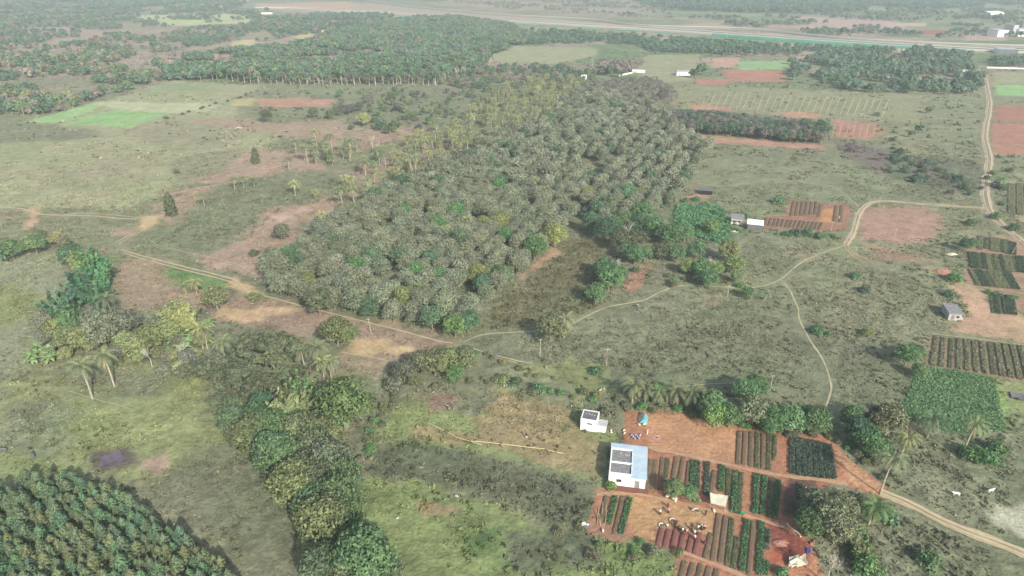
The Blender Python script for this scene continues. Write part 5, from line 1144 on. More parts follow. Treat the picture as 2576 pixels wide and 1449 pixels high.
def crop_bed(p0, p1, w, style, label, group, gi):
    w = w * 1.13
    a = at(*p0); b = at(*p1); L = (b - a).length; d = (b - a).normalized()
    rz = math.atan2(d.y, d.x); g = np.random.default_rng(gi)
    e = empty('crop_bed', (a.x, a.y, 0), rz); tag(e, label, 'crop bed', group)
    n = max(4, int(L / .8)); xs = np.linspace(0, L, n); h = .2
    prof = [(-.5, 0), (-.42, .8), (-.15, 1), (.15, 1), (.42, .8), (.5, 0)]
    V = []; F = []
    for i, x in enumerate(xs):
        tp = .3 if i in (0, n - 1) else 1
        for py, pz in prof:
            V.append((x + g.normal(0, .02), py * w * (1 + g.normal(0, .03)), pz * h * tp * (1 + g.normal(0, .1)) + .015))
    for i in range(n - 1):
        for j in range(5):
            q = i * 6 + j; F.append((q, q + 6, q + 7, q + 1))
    ridge = link(bpy.data.objects.new('soil_ridge', np_mesh('soil_ridge', V, F, None, [M['redsoil' if style == 'red' else 'soil']])), e)
    ND = {'soil': 12, 'thin': 18, 'mid': 30, 'green': 75, 'dark': 70, 'grey': 16, 'strip': 55}.get(style, 0)
    if ND:
        m = int(L * w * ND); 
        hh = {'soil': .04, 'thin': .08, 'mid': .15, 'green': .38, 'dark': .34, 'grey': .08, 'strip': .3}[style]; sz = {'soil': .12, 'thin': .15, 'mid': .2, 'green': .27, 'dark': .27, 'grey': .18, 'strip': .26}[style]
        c = np.stack([g.uniform(0, L, m), (g.uniform(-.45, .45, m)) * w, h + g.uniform(0, 1, m) * hh], 1)
        # plants stand in clumps along the bed
        keep = vnoise(c[:, 0] + gi * 7, c[:, 1] * 2, .8, gi) > (.22 if style in ('green', 'dark', 'mid', 'strip') else .4)
        c = c[keep]; m = len(c)
        V, F, C = leaves(g, c, np.tile([0, 0, 1.0], (m, 1)), sz, .35)
        tint = {'soil': alb(108, 112, 78), 'thin': alb(104, 112, 80), 'mid': alb(88, 116, 76), 'green': alb(84, 122, 80), 'dark': alb(84, 102, 84), 'grey': alb(118, 118, 108), 'strip': alb(134, 138, 104)}[style]
        o = link(bpy.data.objects.new('crop', np_mesh('crop', V, F, C, [M['leaf']])), e); o.color = (*[float(v) for v in tint * 1.5], 1)
    return e
SW = {'soil': 'bare brown', 'thin': 'thinly sprouting brown-green', 'mid': 'half-grown green', 'green': 'leafy green', 'dark': 'dark leafy', 'red': 'fresh red', 'grey': 'greyish', 'strip': 'shaggy green'}
ORD = ['first', 'second', 'third', 'fourth', 'fifth', 'sixth', 'seventh', 'eighth', 'ninth', 'tenth', 'eleventh', 'twelfth', 'thirteenth', 'fourteenth', 'fifteenth', 'sixteenth', 'seventeenth', 'eighteenth', 'nineteenth', 'twentieth', 'twenty-first']
GI = [100]
def block(pairs, styles, w, where, group):
    for i, (p0, p1) in enumerate(pairs):
        st = styles[i % len(styles)] if not isinstance(styles, str) else styles
        GI[0] += 1
        crop_bed(p0, p1, w, st, f'{SW[st]} crop bed, {ORD[i]} from the left {where}', group, GI[0])

Z6 = (1744, 1046.4, 1 / 6.0); Z1 = (1449, 1100, .125); Z2 = (1449, 1241, .125); Z3 = (1636.8, 1241, .1435)
block(bedpts(*Z6, [(695,225,668,735), (785,228,758,745), (875,235,860,770), (965,245,955,790), (1055,255,1050,805), (1148,265,1130,825), (1235,290,1215,680),
      (1490,330,1490,880), (1575,340,1590,900), (1655,355,1680,920), (1735,370,1765,930), (1815,385,1860,940), (1895,400,1950,950), (1975,425,2045,955), (2050,445,2130,960)]),
      ['thin', 'soil', 'thin', 'mid', 'thin', 'mid', 'mid'] + ['dark'] * 8, .98, 'in the upper plot', 'beds of the upper plot')
block(bedpts(*Z1, [(1505,440,1435,1050), (1600,450,1530,1060), (1745,410,1685,1060), (1848,430,1790,900), (2020,390,1945,900), (2165,400,2080,890), (2285,480,2225,1090), (2365,480,2335,950), (2450,500,2430,1080)])
      + bedpts(*Z6, [(215,710,190,1200), (325,820,240,1260), (440,760,415,1150), (530,790,520,1250), (640,840,600,1480), (722,860,690,1500), (960,890,925,1480), (1080,910,1035,1500), (1180,930,1140,1540), (1285,980,1225,1560), (1612,1030,1570,1560)]),
      ['soil', 'thin', 'soil', 'mid', 'soil', 'soil', 'soil', 'green', 'dark', 'dark', 'soil', 'green', 'mid', 'green', 'mid', 'green', 'green', 'mid', 'green', 'dark'], 1.0, 'in the middle plot', 'beds of the middle plot')
block(bedpts(*Z2, [(625,25,490,560), (800,85,650,640), (945,50,770,830), (1090,110,900,830)]), ['soil', 'green', 'soil', 'green'], 1.0, 'below the blue roof', 'beds below the blue roofed building')
block(bedpts(*Z2, [(1740,640,1640,1070), (1870,720,1780,1100), (2020,700,1930,1130), (2170,800,2080,1190), (2330,850,2240,1220), (2490,790,2380,1250)]), 'red', .95, 'in the red plot', 'freshly raked red beds')
block(bedpts(*Z3, [(1060,700,950,1150), (1195,350,1085,1190), (1318,390,1215,1220), (1425,440,1340,1280), (1520,780,1440,1330), (1690,480,1590,1370), (1805,490,1720,1440), (1945,520,1885,1440), (2045,640,2030,1000), (2025,1200,2000,1440)]),
      ['thin', 'soil', 'soil', 'mid', 'mid', 'green', 'soil', 'green', 'dark', 'green'], 1.0, 'in the lower plot', 'beds of the lower plot')
block(bedpts(*Z3, [(600,1180,500,1600), (745,1215,650,1600), (885,1240,800,1600), (1020,1275,950,1600), (1165,1325,1100,1600)]), ['soil', 'soil', 'thin', 'soil', 'thin'], 1.0, 'at the bottom edge', 'beds at the bottom edge')
ZC = (2254, 576.9, .1574)
block(bedpts(*ZC, [(1350,110,1345,325), (1445,128,1440,315), (1540,135,1540,345), (1618,150,1612,360), (1690,160,1690,370), (1752,170,1752,385), (1818,200,1815,400), (1882,215,1880,410)]), ['strip', 'mid', 'strip', 'strip', 'mid', 'strip', 'dark', 'dark'], 1.5, 'in the topmost right plot', 'beds of the topmost right plot')
block(bedpts(*ZC, [(1185 + 68 * i, 372 + 5.5 * i, 1225 + 70 * i, 622 + 7 * i) for i in range(13)]), ['dark', 'dark', 'mid', 'dark', 'strip', 'mid', 'strip', 'dark', 'strip', 'strip', 'mid'], 1.35, 'in the slanting right plot', 'beds of the slanting right plot')
block(bedpts(*ZC, [(1190 + 76 * i, 645 + 6 * i, 1320 + 78 * i, 905 + 7 * i) for i in range(9)]), ['strip', 'dark', 'dark', 'mid', 'strip', 'strip'], 1.35, 'above the grey shed', 'beds above the grey shed')
block(bedpts(*ZC, [(1530 + 62 * i, 1055 + 3 * i, 1565 + 66 * i, 1345 + 5 * i) for i in range(6)]), ['mid', 'dark', 'grey', 'dark', 'dark', 'dark'], 1.3, 'right of the grey shed', 'beds beside the grey shed')
ZT = (1717.3, 724.6, 1 / 3.0)
block(bedpts(*ZT, [(1915 + 57 * i, 368 + 6.2 * i, 1885 + 66 * i, 585 + 10.5 * i) for i in range(14)]), ['strip', 'strip', 'mid', 'strip', 'strip'], 1.15, 'in the striped field', 'rows of the striped field')
ZF = (1717.3, 362.3, 1 / 3.0)
block(bedpts(*ZF, [(2480 + 60 * i, 300, 2480 + 66 * i, 535) for i in range(6)]), 'strip', 2.4, 'beside the dirt road', 'beds beside the dirt road')
ZM = (1771, 496.4, .1574)
block(bedpts(*ZM, [(1010 + 68 * i, 325 + 6 * i, 975 + 66 * i, 450 + 6 * i) for i in range(14)]), ['soil', 'soil', 'thin'], 1.25, 'in the strip by the huts', 'beds of the strip beside the huts')
block(bedpts(*ZM, [(1440 + 72 * i, 68, 1395 + 76 * i, 300 - 4 * i) for i in range(6)]), ['soil', 'soil', 'grey', 'soil', 'soil', 'thin'], 1.5, 'in the brown plot', 'beds of the brown plot')
block(bedpts(*ZM, [(1880,110,1830,320), (2120,130,2085,395), (2205,130,2180,400)]), ['soil', 'soil', 'soil'], 1.6, 'round the orange patch', 'beds round the orange patch')

# dark leafy crop field, rows too dense to count
def crop_field(name, poly, spacing, size, tint, label, hh=.5, seed=3):
    q = scatter(poly, spacing, .45, R(12), seed); g = np.random.default_rng(seed); m = len(q) * 3
    c = np.repeat(np.concatenate([q, np.zeros((len(q), 1))], 1), 3, 0) + np.stack([g.normal(0, .2, m), g.normal(0, .2, m), g.uniform(.15, 1, m) * hh], 1)
    V, F, C = leaves(g, c, np.tile([0, -.2, 1.0], (m, 1)), size, .35)
    o = link(bpy.data.objects.new(name, np_mesh(name, V, F, C, [M['leaf']]))); o.color = (*[float(v) for v in tint * 1.6], 1); tag(o, label, 'crop', None, 'stuff')
crop_field('crop_field', [2314,920, 2498,951, 2530,1083, 2450,1092, 2350,1076, 2266,1044], .42, .42, alb(100, 134, 88), 'dense dark green crop at the right', .28)
crop_field('creeper', [1700,515, 1810,520, 1835,580, 1825,615, 1760,600, 1695,560], .8, .7, alb(92, 136, 92), 'green creepers left of the huts', .9, 6)

# ------------------------------------------------------------------ buildings
def frame(fl, fr, z=0):
    a = at(*fl); b = at(*fr); d = b - a
    return a, math.atan2(d.y, d.x), d.length

def corrug(mb, x0, x1, y0, y1, z0, z1, n, mi=0, up=.05):
    """ribbed roof sheet, ribs along y"""
    w = (x1 - x0) / n
    for i in range(n):
        xa, xm, xb = x0 + i * w, x0 + (i + .5) * w, x0 + (i + 1) * w
        mb.quad((xa, y0, z0), (xm, y0, z0 + up), (xm, y1, z1 + up), (xa, y1, z1), mi)
        mb.quad((xm, y0, z0 + up), (xb, y0, z0), (xb, y1, z1), (xm, y1, z1 + up), mi)
    mb.box(x0, x1, min(y0, y1), max(y0, y1), min(z0, z1) - .06, min(z0, z1) - .01, mi)

# blue roofed building
Hb = 2.55
a, rz, Wb = frame((1529.6,1219), (1622,1231))
tl = at(1540.9, 1116.3, Hb); Db = (tl - Vector((a.x, a.y, Hb))).length
print('blue', Wb, Db, math.degrees(rz))
e = empty('farm_building', (a.x, a.y, 0), rz); tag(e, 'white-walled building with a pale blue and grey flat roof beside the beds', 'building')
m = MB(); m.box(0, Wb, 0, Db, -.2, Hb); m.build('wall', M['white'], e)
g1, g2x = .35, Wb * .60
m = MB(); m.box(g2x + .15, Wb + .25, -.15, Db + .2, Hb + .02, Hb + .14); m.box(-.15, g2x + .147, Db * .87, Db + .197, Hb + .022, Hb + .137); br = m.build('blue_roof', M['blue'], e)
m = MB()
for i in range(1, 9): m.box(g2x + .16, Wb + .24, Db * i / 9.2, Db * i / 9.2 + .04, Hb + .141, Hb + .165)
m.build('sheet_joints', M['lightgrey'], br)
m = MB(); corrug(m, g1, g2x, Db * .42, Db * .80, Hb + .12, Hb + .12, 16); m.build('grey_roof', M['grey'], e)
m = MB(); corrug(m, g1, g2x, .75, Db * .375, Hb + .12, Hb + .12, 16); m.build('grey_roof', M['grey'], e)
m = MB(); z0, z1 = Hb + .02, Hb + .42
m.box(.0, .28, .3, Db * .84, z0, z1); m.box(.28, g2x, .45, .7, z0, z1); m.box(.28, g2x, Db * .38, Db * .41, z0, z1 - .02); m.box(.28, g2x, Db * .81, Db * .84, z0, z1); m.box(g2x, g2x + .13, .45, Db * .84, z0, z1 + .01)
m.build('parapet', M['white'], e)
for i, (x, y) in enumerate([(g2x * .45, Db * .70), (g2x * .68, Db * .68), (g2x * .75, Db * .66), (g2x * .86, Db * .67)]):
    mm = MB(); mm.tube([(x, y, Hb + .16), (x, y, Hb + .28), (x, y, Hb + .36)], [.2, .17, .06], 6); st = mm.build('stone', M['concrete'])
    st.matrix_world = Matrix.Translation((a.x, a.y, 0)) @ Matrix.Rotation(rz, 4, 'Z'); tag(st, f'pale stone lying on the grey roof sheet, {ORD[i]} from the left', 'stone', 'stones on the grey roof')
def door(e, x0, x1, z1, y=-.04, mat='grey'):
    f = MB(); f.box(x0 - .08, x0, y, .0 - .003, 0, z1 + .08); f.box(x1, x1 + .08, y, -.003, 0, z1 + .08); f.box(x0 - .001, x1 + .001, y, -.003, z1, z1 + .078)
    d = MB(); d.box(x0 + .002, x1 - .002, y + .01, -.004, .02, z1 - .002); do = d.build('door', M[mat], e); f.build('door_frame', M['concrete'], do)
    hh = MB(); hh.box(x1 - .16, x1 - .1, y - .03, y + .008, z1 * .45, z1 * .52); hh.build('handle', M['dark'], do)
def window(e, x0, x1, z0, z1, y=-.05, bars=3):
    f = MB(); f.box(x0 - .06, x1 + .06, y, -.003, z0 - .07, z0); f.box(x0 - .06, x1 + .06, y, -.003, z1, z1 + .06); f.box(x0 - .06, x0, y + .002, -.004, z0 + .001, z1 - .001); f.box(x1, x1 + .06, y + .002, -.004, z0 + .001, z1 - .001)
    for i in range(1, bars): xx = x0 + (x1 - x0) * i / bars; f.box(xx - .015, xx + .015, y + .01, -.006, z0 + .001, z1 - .001)
    w = f.build('window', M['concrete'], e); g = MB(); g.quad((x0, -.008, z0), (x1, -.008, z0), (x1, -.008, z1), (x0, -.008, z1)); g.build('pane', M['black'], w)
door(e, Wb * .72, Wb * .72 + .9, 1.9); window(e, Wb * .22, Wb * .22 + 1, 1.1, 1.8)
m = MB(); m.box(-.6, Wb + .7, -1.5, -.02, -.1, .12); m.build('plinth', M['redsoil'], e)
m = MB(); m.tube([(Wb + .12, Db * .3, 0), (Wb + .12, Db * .3, 2.6)], .06, 6); m.build('drain_pipe', M['grey'], e)

# white pump house with dark roof
Hw = 2.9
a, rz, Ww = frame((1459.4,1080.3), (1500,1087.2)); tl = at(1472, 1030.5, Hw + .25); Dw = (tl - Vector((a.x, a.y, Hw + .25))).length
print('white', Ww, Dw)
e = empty('pump_house', (a.x, a.y, 0), rz); tag(e, 'small white house with a dark flat roof in the dry field', 'house')
m = MB(); m.box(0, Ww, 0, Dw, -.2, Hw); m.box(-.003, .22, 0, Dw + .003, Hw + .001, Hw + .32); m.box(Ww - .22, Ww + .003, 0, Dw + .003, Hw + .001, Hw + .32); m.box(.221, Ww - .221, -.003, .2, Hw + .001, Hw + .3); m.box(.221, Ww - .221, Dw - .2, Dw + .002, Hw + .001, Hw + .3); m.build('wall', M['white'], e)
m = MB(); corrug(m, .23, Ww - .23, .21, Dw - .21, Hw + .1, Hw + .14, 12); m.build('roof', M['dark'], e)
window(e, Ww * .42, Ww * .42 + 1.1, 1.9, 2.2)
m = MB(); m.box(Ww + .002, Ww + 2.1, .25, 2.2, -.2, 1.9); an = m.build('annex', M['white'], e)
m = MB(); corrug(m, Ww + .01, Ww + 2.3, .15, 2.4, 1.96, 2.1, 6); m.build('annex_roof', M['lightgrey'], an)
for i in range(4):
    x = Ww * (.25 + .17 * i); y = Dw * (.66 - .03 * i); mm = MB(); mm.tube([(x, y, Hw + .2), (x, y, Hw + .3), (x, y, Hw + .36)], [.2, .16, .05], 6); st = mm.build('stone', M['concrete'])
    st.matrix_world = Matrix.Translation((a.x, a.y, 0)) @ Matrix.Rotation(rz, 4, 'Z'); tag(st, f'white stone on the dark pump house roof, {ORD[i]} from the left', 'stone', 'stones on the dark roof')
m = MB(); 
for i in range(5): m.tube([(Ww + 1.0 + i * .3, 2.6 + i * .3, 0), (Ww + .7 + i * .35, 3.3, 1.5 + .2 * (i % 2))], .05, 5)
so = m.build('stick_pile', M['wood']); so.matrix_world = Matrix.Translation((a.x, a.y, 0)) @ Matrix.Rotation(rz, 4, 'Z'); tag(so, 'bundle of pale sticks leaning behind the white annex', 'sticks')

# generic small house with single-pitch or gabled roof
def house(name, fl, fr, D, H, wall, roof, label, cat='house', pitch=.5, gable=False, front=None, doors=1, wins=1, porch=False):
    a, rz, W = frame(fl, fr); e = empty(name, (a.x, a.y, 0), rz); tag(e, label, cat)
    m = MB(); m.box(0, W, 0, D, -.3, H); m.build('wall', M[wall], e)
    m = MB(); n = max(6, int(W / .5)); n = min(n, 30)
    if gable: corrug(m, -.3, W + .3, -.4, D / 2, H + .05, H + pitch, n); corrug(m, -.3, W + .3, D + .4, D / 2, H + .05, H + pitch, n)
    else: corrug(m, -.3, W + .3, -.35, D + .35, H + .06, H + .06 + pitch, n)
    m.build('roof', M[roof], e)
    if front:
        m = MB(); m.box(.05, W - .05, -.06, -.004, .02, H - .05); m.build('dark_front', M[front], e)  # flat dark panel; on shelter and overpass its colour stands for the opening's shade
    else:
        for i in range(doors): x = W * (.2 + .5 * i / max(1, doors)); door(e, x, x + .9, min(1.95, H - .2))
        for i in range(wins): x = W * (.6 + .25 * i / max(1, wins)); window(e, x, x + .8, .95, 1.7)
    if porch:
        m = MB()
        for i in range(3): x = .1 + (W - .2) * i / 2; m.tube([(x, -1.4, 0), (x, -1.4, H - .4)], .07, 5)
        m.box(-.1, W + .1, -1.5, -.3, H - .38, H - .3); m.build('porch', M['concrete'], e)
    return e, a, rz, W
e, a, rz, W = house('grey_shed', (2384,805), (2416,808), 6.0, 2.4, 'lightgrey', 'grey', 'grey-roofed shed with pale walls at the right farm', 'shed', .35)
m = MB(); m.box(-.3, W + .3, -.36, 1.9, 2.43, 2.455 + .02); m.build('roof_edge', M['lightgrey'], e)
m = MB(); m.tube([(.2, 6.5, 1.6), (.8, 14, 1.6)], .07, 5)
for k in range(4): m.tube([(.2 + k * .2, 6.5 + k * 2.4, 0), (.2 + k * .2, 6.5 + k * 2.4, 1.65)], .07, 5)
fo = m.build('fence', M['wood']); fo.matrix_world = Matrix.Translation((a.x, a.y, 0)) @ Matrix.Rotation(rz, 4, 'Z'); tag(fo, 'wooden rail fence running up from the grey shed', 'fence')
for i, (dx, dy) in enumerate([(.5, 2.0), (.8, 3.0), (.5, 1.0)]):
    mm = MB(); mm.tube([(W + dx, dy, 0), (W + dx, dy, .15), (W + dx, dy, .75), (W + dx, dy, .85)], [.3, .32, .32, .1], 9); st = mm.build('drum', M['lightgrey'] if i else M['dark'])
    st.matrix_world = Matrix.Translation((a.x, a.y, 0)) @ Matrix.Rotation(rz, 4, 'Z'); tag(st, ['dark drum beside the grey shed', 'pale drum at the back beside the grey shed', 'pale drum at the front beside the grey shed'][i], 'drum')
house('grey_hut', (1838,563), (1868,566), 4.6, 2.5, 'white', 'grey', 'white hut with grey roof and pillars at the thicket', 'hut', .5, porch=True)
house('white_roofed_shed', (1879,577), (1917,581), 3.4, 2.4, 'grey', 'white', 'shed with a white roof and dark grey front', 'shed', .9, front='dark')
house('dark_shelter', (1762,489), (1792,491), 3.2, 2.0, 'grey', 'dark', 'low dark shelter at the right edge of the grove', 'shelter', .6, front='black')
house('white_farmhouse', (1702,190), (1735,190), 8, 3.5, 'white', 'lightgrey', 'white farmhouse half hidden by the tall dark tree', 'house', .8, True)
house('pale_house', (1590,182), (1622,183), 7, 3.0, 'white', 'grey', 'pale house in the middle field behind the grove', 'house', .6, True)
house('small_pale_house', (1462,200), (1476,200), 5, 3, 'white', 'white', 'tiny pale house hidden behind the back of the grove', 'house', .5)
house('white_row_house', (2402,185), (2435,186), 9, 3.2, 'white', 'white', 'white row building at the head of the dirt road', 'building', .4, doors=2)
house('red_roofed_house', (658,36), (682,36), 12, 4, 'white', 'redsoil', 'far house with a reddish roof near the highway left', 'house', 1.5, True)
house('white_far_house', (24,6), (52,6), 20, 6, 'white', 'white', 'white building at the top left corner', 'building', 2, True)
house('field_hut', (811,84), (823,84), 6, 3.5, 'white', 'white', 'tiny white hut among the far left fields', 'hut', .6, True)
house('white_block', (2508,93), (2535,92), 18, 9, 'white', 'lightgrey', 'white building beyond the highway, left of the cluster', 'building', 1, wins=2)
house('white_tower_block', (2544,92), (2556,91), 14, 16, 'lightgrey', 'grey', 'narrow tall building in the far right cluster', 'building', .5, wins=2)
house('right_block', (2560,92), (2596,92), 16, 10, 'white', 'lightgrey', 'white building at the right edge beyond the highway', 'building', 1, wins=2)
house('far_white_hall', (2490,44), (2524,43), 30, 8, 'white', 'white', 'far white hall below the distant trees', 'building', 3, True)
house('roadside_stall', (2180,132), (2205,133), 7, 3, 'wood', 'grey', 'brown stall left among those below the green barrier', 'stall', .6)
house('roadside_stall', (2245,131), (2262,132), 7, 3, 'wood', 'wood', 'sandy stall in the middle below the green barrier', 'stall', .6)
house('roadside_stall', (2270,131), (2290,132), 7, 3.5, 'white', 'grey', 'whitish stall right of the sandy one', 'stall', .6)
house('roadside_house', (2362,134), (2376,134), 8, 4, 'white', 'lightgrey', 'white roadside house below the green barrier', 'house', .8)
house('overpass_building', (2510,135), (2560,136), 14, 5, 'white', 'lightgrey', 'long white building with a dark opening at the right edge', 'building', .6, front='dark')
# pale compound wall
m = MB(); p0 = at(2482, 172); p1 = at(2620, 176); m.tube([p0 + Vector((0, 0, .9)), p1 + Vector((0, 0, .9))], .9, 4); wl = m.build('compound_wall', M['white']); tag(wl, 'long pale compound wall at the upper right', 'wall')
m = MB(); p0 = at(1555,193); p1 = at(1590,185); m.tube([p0 + Vector((0, 0, .9)), p1 + Vector((0, 0, .9))], .8, 4); wl = m.build('compound_wall', M['white']); tag(wl, 'short pale wall left of the pale house', 'wall')

# ------------------------------------------------------------------ highway
def wall_ribbon(name, uvs, z0, z1, th, mat, label, cat, off=0.0):
    pts = P(*uvs); seg = np.hypot(*(pts[1:] - pts[:-1]).T); L = np.concatenate([[0], np.cumsum(seg)]); n = int(L[-1] / 12) + 2
    s = np.linspace(0, L[-1], n); x = np.interp(s, L, pts[:, 0]); y = np.interp(s, L, pts[:, 1])
    for _ in range(25): x[1:-1] = (x[:-2] + 2 * x[1:-1] + x[2:]) / 4; y[1:-1] = (y[:-2] + 2 * y[1:-1] + y[2:]) / 4
    tx, ty = np.gradient(x), np.gradient(y); l = np.hypot(tx, ty); nx, ny = -ty / l, tx / l
    x = x + nx * off; y = y + ny * off; m = MB()
    V = []; F = []
    for i in range(n):
        for sx, zz in ((-1, z0), (-1, z1), (1, z1), (1, z0)): V.append((x[i] + nx[i] * sx * th / 2, y[i] + ny[i] * sx * th / 2, zz))
    for i in range(n - 1):
        for j in range(3): q = i * 4 + j; F.append((q, q + 4, q + 5, q + 1))
    o = link(bpy.data.objects.new(name, np_mesh(name, V, F, None, [M[mat]]))); 
    if cat: tag(o, label, cat)
    else: tag(o, kind='structure')
    return o
U1 = [860,-8, 921,2, 980,10, 1045,19, 1132,27, 1225,35, 1325,42, 1420,46, 1508,51, 1560,59, 1609,67, 1717,69, 1867,72, 1950,79, 2030,88, 2100,97, 2250,107, 2400,113, 2700,122]
U2 = [640,20, 760,22, 858,29, 950,32, 1045,38, 1160,46, 1292,55, 1458,65, 1600,73, 1717,81, 1850,90, 1984,100, 2100,108, 2217,116, 2350,124, 2467,130, 2700,140]
def hw(uv, w, z, off, mat='asphalt'):
    wall_ribbon('highway', uv, -.5, z, w, mat, None, None, off)
hw(U1, 13, 1.6, -8); hw(U2, 26, 1.2, 16)
wall_ribbon('highway_parapet', U1, -.4, 2.7, .5, 'concrete', 'white parapet along the far side of the upper highway ramp', 'parapet')
wall_ribbon('highway_parapet', U2, -.4, 2.4, .8, 'concrete', 'pale parapet along the near side of the main highway', 'parapet', 2)
wall_ribbon('highway_parapet', U2, 0, 2.2, .6, 'concrete', 'pale median parapet of the main highway', 'parapet', 30)
wall_ribbon('noise_barrier', [1790,92, 1850,96, 1984,107, 2100,114, 2217,122, 2350,130, 2430,134], 0, 4.6, .8, 'teal', 'long green barrier along the near side of the highway', 'barrier')
wall_ribbon('noise_barrier', [860,34, 950,38, 1045,44, 1160,53, 1292,61, 1458,71, 1600,79, 1717,86, 1790,92], 0, 1.6, .6, 'teal', 'low hazy green barrier left part of the highway', 'barrier')
for nm_, uv, w in (('highway_loop', [597,-4, 578,6, 572,12, 585,17, 620,20, 680,22], 9), ('highway_loop', [640,-4, 615,5, 608,11, 625,16, 700,20, 760,23], 9)):
    ribbon('highway_loop', P(*uv), w, M['track_far'], z=.6)
def lamp(u, v, label):
    p = at(u, v); e = empty('street_lamp', (p.x, p.y, 0)); tag(e, label, 'street lamp', 'lamps along the highway')
    m = MB(); m.tube([(0, 0, 0), (0, 0, 11)], [.25, .12], 5); m.build('pole', M['concrete'], e)
    m = MB(); m.tube([(0, 0, 10.8), (1, -.6, 11.6), (2.4, -1.4, 11.7)], .12, 5); m.box(2.2, 3.2, -1.8, -1.2, 11.6, 11.85); m.build('lamp_head', M['lightgrey'], e)
for i, (u, v) in enumerate([(1136,28), (1290,60), (1420,58), (1520,75), (1610,88), (1828,100), (1910,84), (2060,110), (1935,112), (2133,100), (2312,112), (1800,78)]):
    lamp(u, v, f'thin lamp post at the highway, {ORD[sorted([1136,1290,1420,1520,1610,1828,1910,2060,1935,2133,2312,1800]).index(u)]} from the left')

# ------------------------------------------------------------------ vine trellis rows
def trellis(p0, p1, label, group, sp=4.0):
    a = at(*p0); b = at(*p1); L = (b - a).length; d = b - a; e = empty('trellis_row', (a.x, a.y, 0), math.atan2(d.y, d.x)); tag(e, label, 'trellis', group)
    m = MB(); n = max(2, int(L / sp))
    for i in range(n + 1): m.tube([(L * i / n, 0, -.1), (L * i / n, 0, 1.9)], .08, 4)
    m.build('posts', M['footpath'], e)
    m = MB(); m.tube([(0, 0, 1.8), (L, 0, 1.8)], .05, 4); m.build('wire', M['footpath'], e)
for i in range(27):
    uu = 1717 + (200 + 52 * i) / 3; vv = (695 + 2.6 * i) / 3
    trellis((uu, vv), (uu - 20 + .1 * i, vv + 40 + (i % 3) * 2), f'pale trellis row, {ORD[i] + " from the left" if i < 14 else ORD[26 - i] + " from the right"} in the upper right field', 'trellis rows of the upper right field')
for i in range(7):
    trellis((2100 + 17 * i, 318), (2092 + 17 * i, 346), f'pale trellis row, {ORD[i]} from the left on the red purple plot', 'trellis rows on the red purple plot', 5)

# ------------------------------------------------------------------ poles, pipes, tents, odds and ends
def pole(u, v, h, label, lean=0, arm=True):
    p = at(u, v); e = empty('utility_pole', (p.x, p.y, 0)); tag(e, label, 'pole')
    m = MB(); m.tube([(0, 0, -.4), (lean, 0, h)], [.09, .06], 6); m.build('post', M['pale_bark'], e)
    if arm: m = MB(); m.box(lean - .5, lean + .5, -.05, .05, h - .35, h - .25); m.tube([(lean - .4, 0, h - .25), (lean - .4, 0, h - .1)], .04, 5); m.tube([(lean + .4, 0, h - .25), (lean + .4, 0, h - .1)], .04, 5); m.build('cross_arm', M['wood'], e)
for u, v, h, lb in [(1358,896,5.6,'pale post below the round tree at the footpath'), (1525,921,5.6,'pale post in the meadow above the white pump house'), (553,787,5.0,'leaning pale post in front of the round yellow green tree'), (934,838,5.0,'pale post on the bare ground before the grove'), (1937,981,4.6,'thin post above the hedge of the beds'), (1830,746,4.2,'thin post beside the footpath at the middle clump'), (2248,602,4.5,'thin post at the right red beds'), (2545,640,6.5,'leaning post at the dirt road right edge'), (2210,517,4,'short post at the dirt road bend'), (2090,580,4,'thin post below the strip of beds'), (2262,290,6,'post on the field border upper right')]:
    pole(u, v, h, lb, {553: -.9, 934: -.5, 2545: 1.2}.get(u, .1))

def pipe(uvs, r, mat, label, name='irrigation_pipe', cat='pipe', z=.12):
    pts = [at(uvs[i], uvs[i + 1]) + Vector((0, 0, z)) for i in range(0, len(uvs), 2)]
    m = MB(); m.tube(pts, r, 6); o = m.build(name, M[mat]); tag(o, label, cat); return o
M['hose'] = noise_mat('pale_yellow_hose', alb(222, 208, 150), alb(236, 222, 168), 1.0)
pipe([1078,1064, 1100,1076, 1122,1086, 1152,1102, 1180,1110, 1213,1120], .075, 'hose', 'pale pipe bending down from the left across the green field')
pipe([1180,1110, 1230,1114, 1275,1119, 1330,1126, 1369,1130, 1400,1138, 1419,1142], .075, 'hose', 'long pale pipe running right across the dry field')
for i, (x0, y0, x1, y1) in enumerate([(1514,1300, 1516,1262), (1502,1320, 1506,1280), (1500,1300, 1512,1325), (1496,1284, 1505,1312), (1522,1322, 1525,1275), (1510,1328, 1505,1290)]):
    a_ = at(x0, y0) + Vector((0, 0, .1 + .08 * i)); b_ = at(x1, y1) + Vector((0, 0, .15 + .1 * i)); m = MB(); m.tube([a_, a_.lerp(b_, .5) + Vector((.1, 0, .1)), b_], [.07, .06, .04], 5)
    tag(m.build('branch', M['wood']), ['bare branch lying beside the small plot, rightmost but one', 'bare branch in the middle of the pile by the small plot', 'bare branch pointing down right in the pile', 'leftmost bare branch of the pile by the small plot', 'rightmost long branch by the small plot', 'lowest bare branch of the pile by the small plot'][i], 'branch', 'branches beside the small plot')
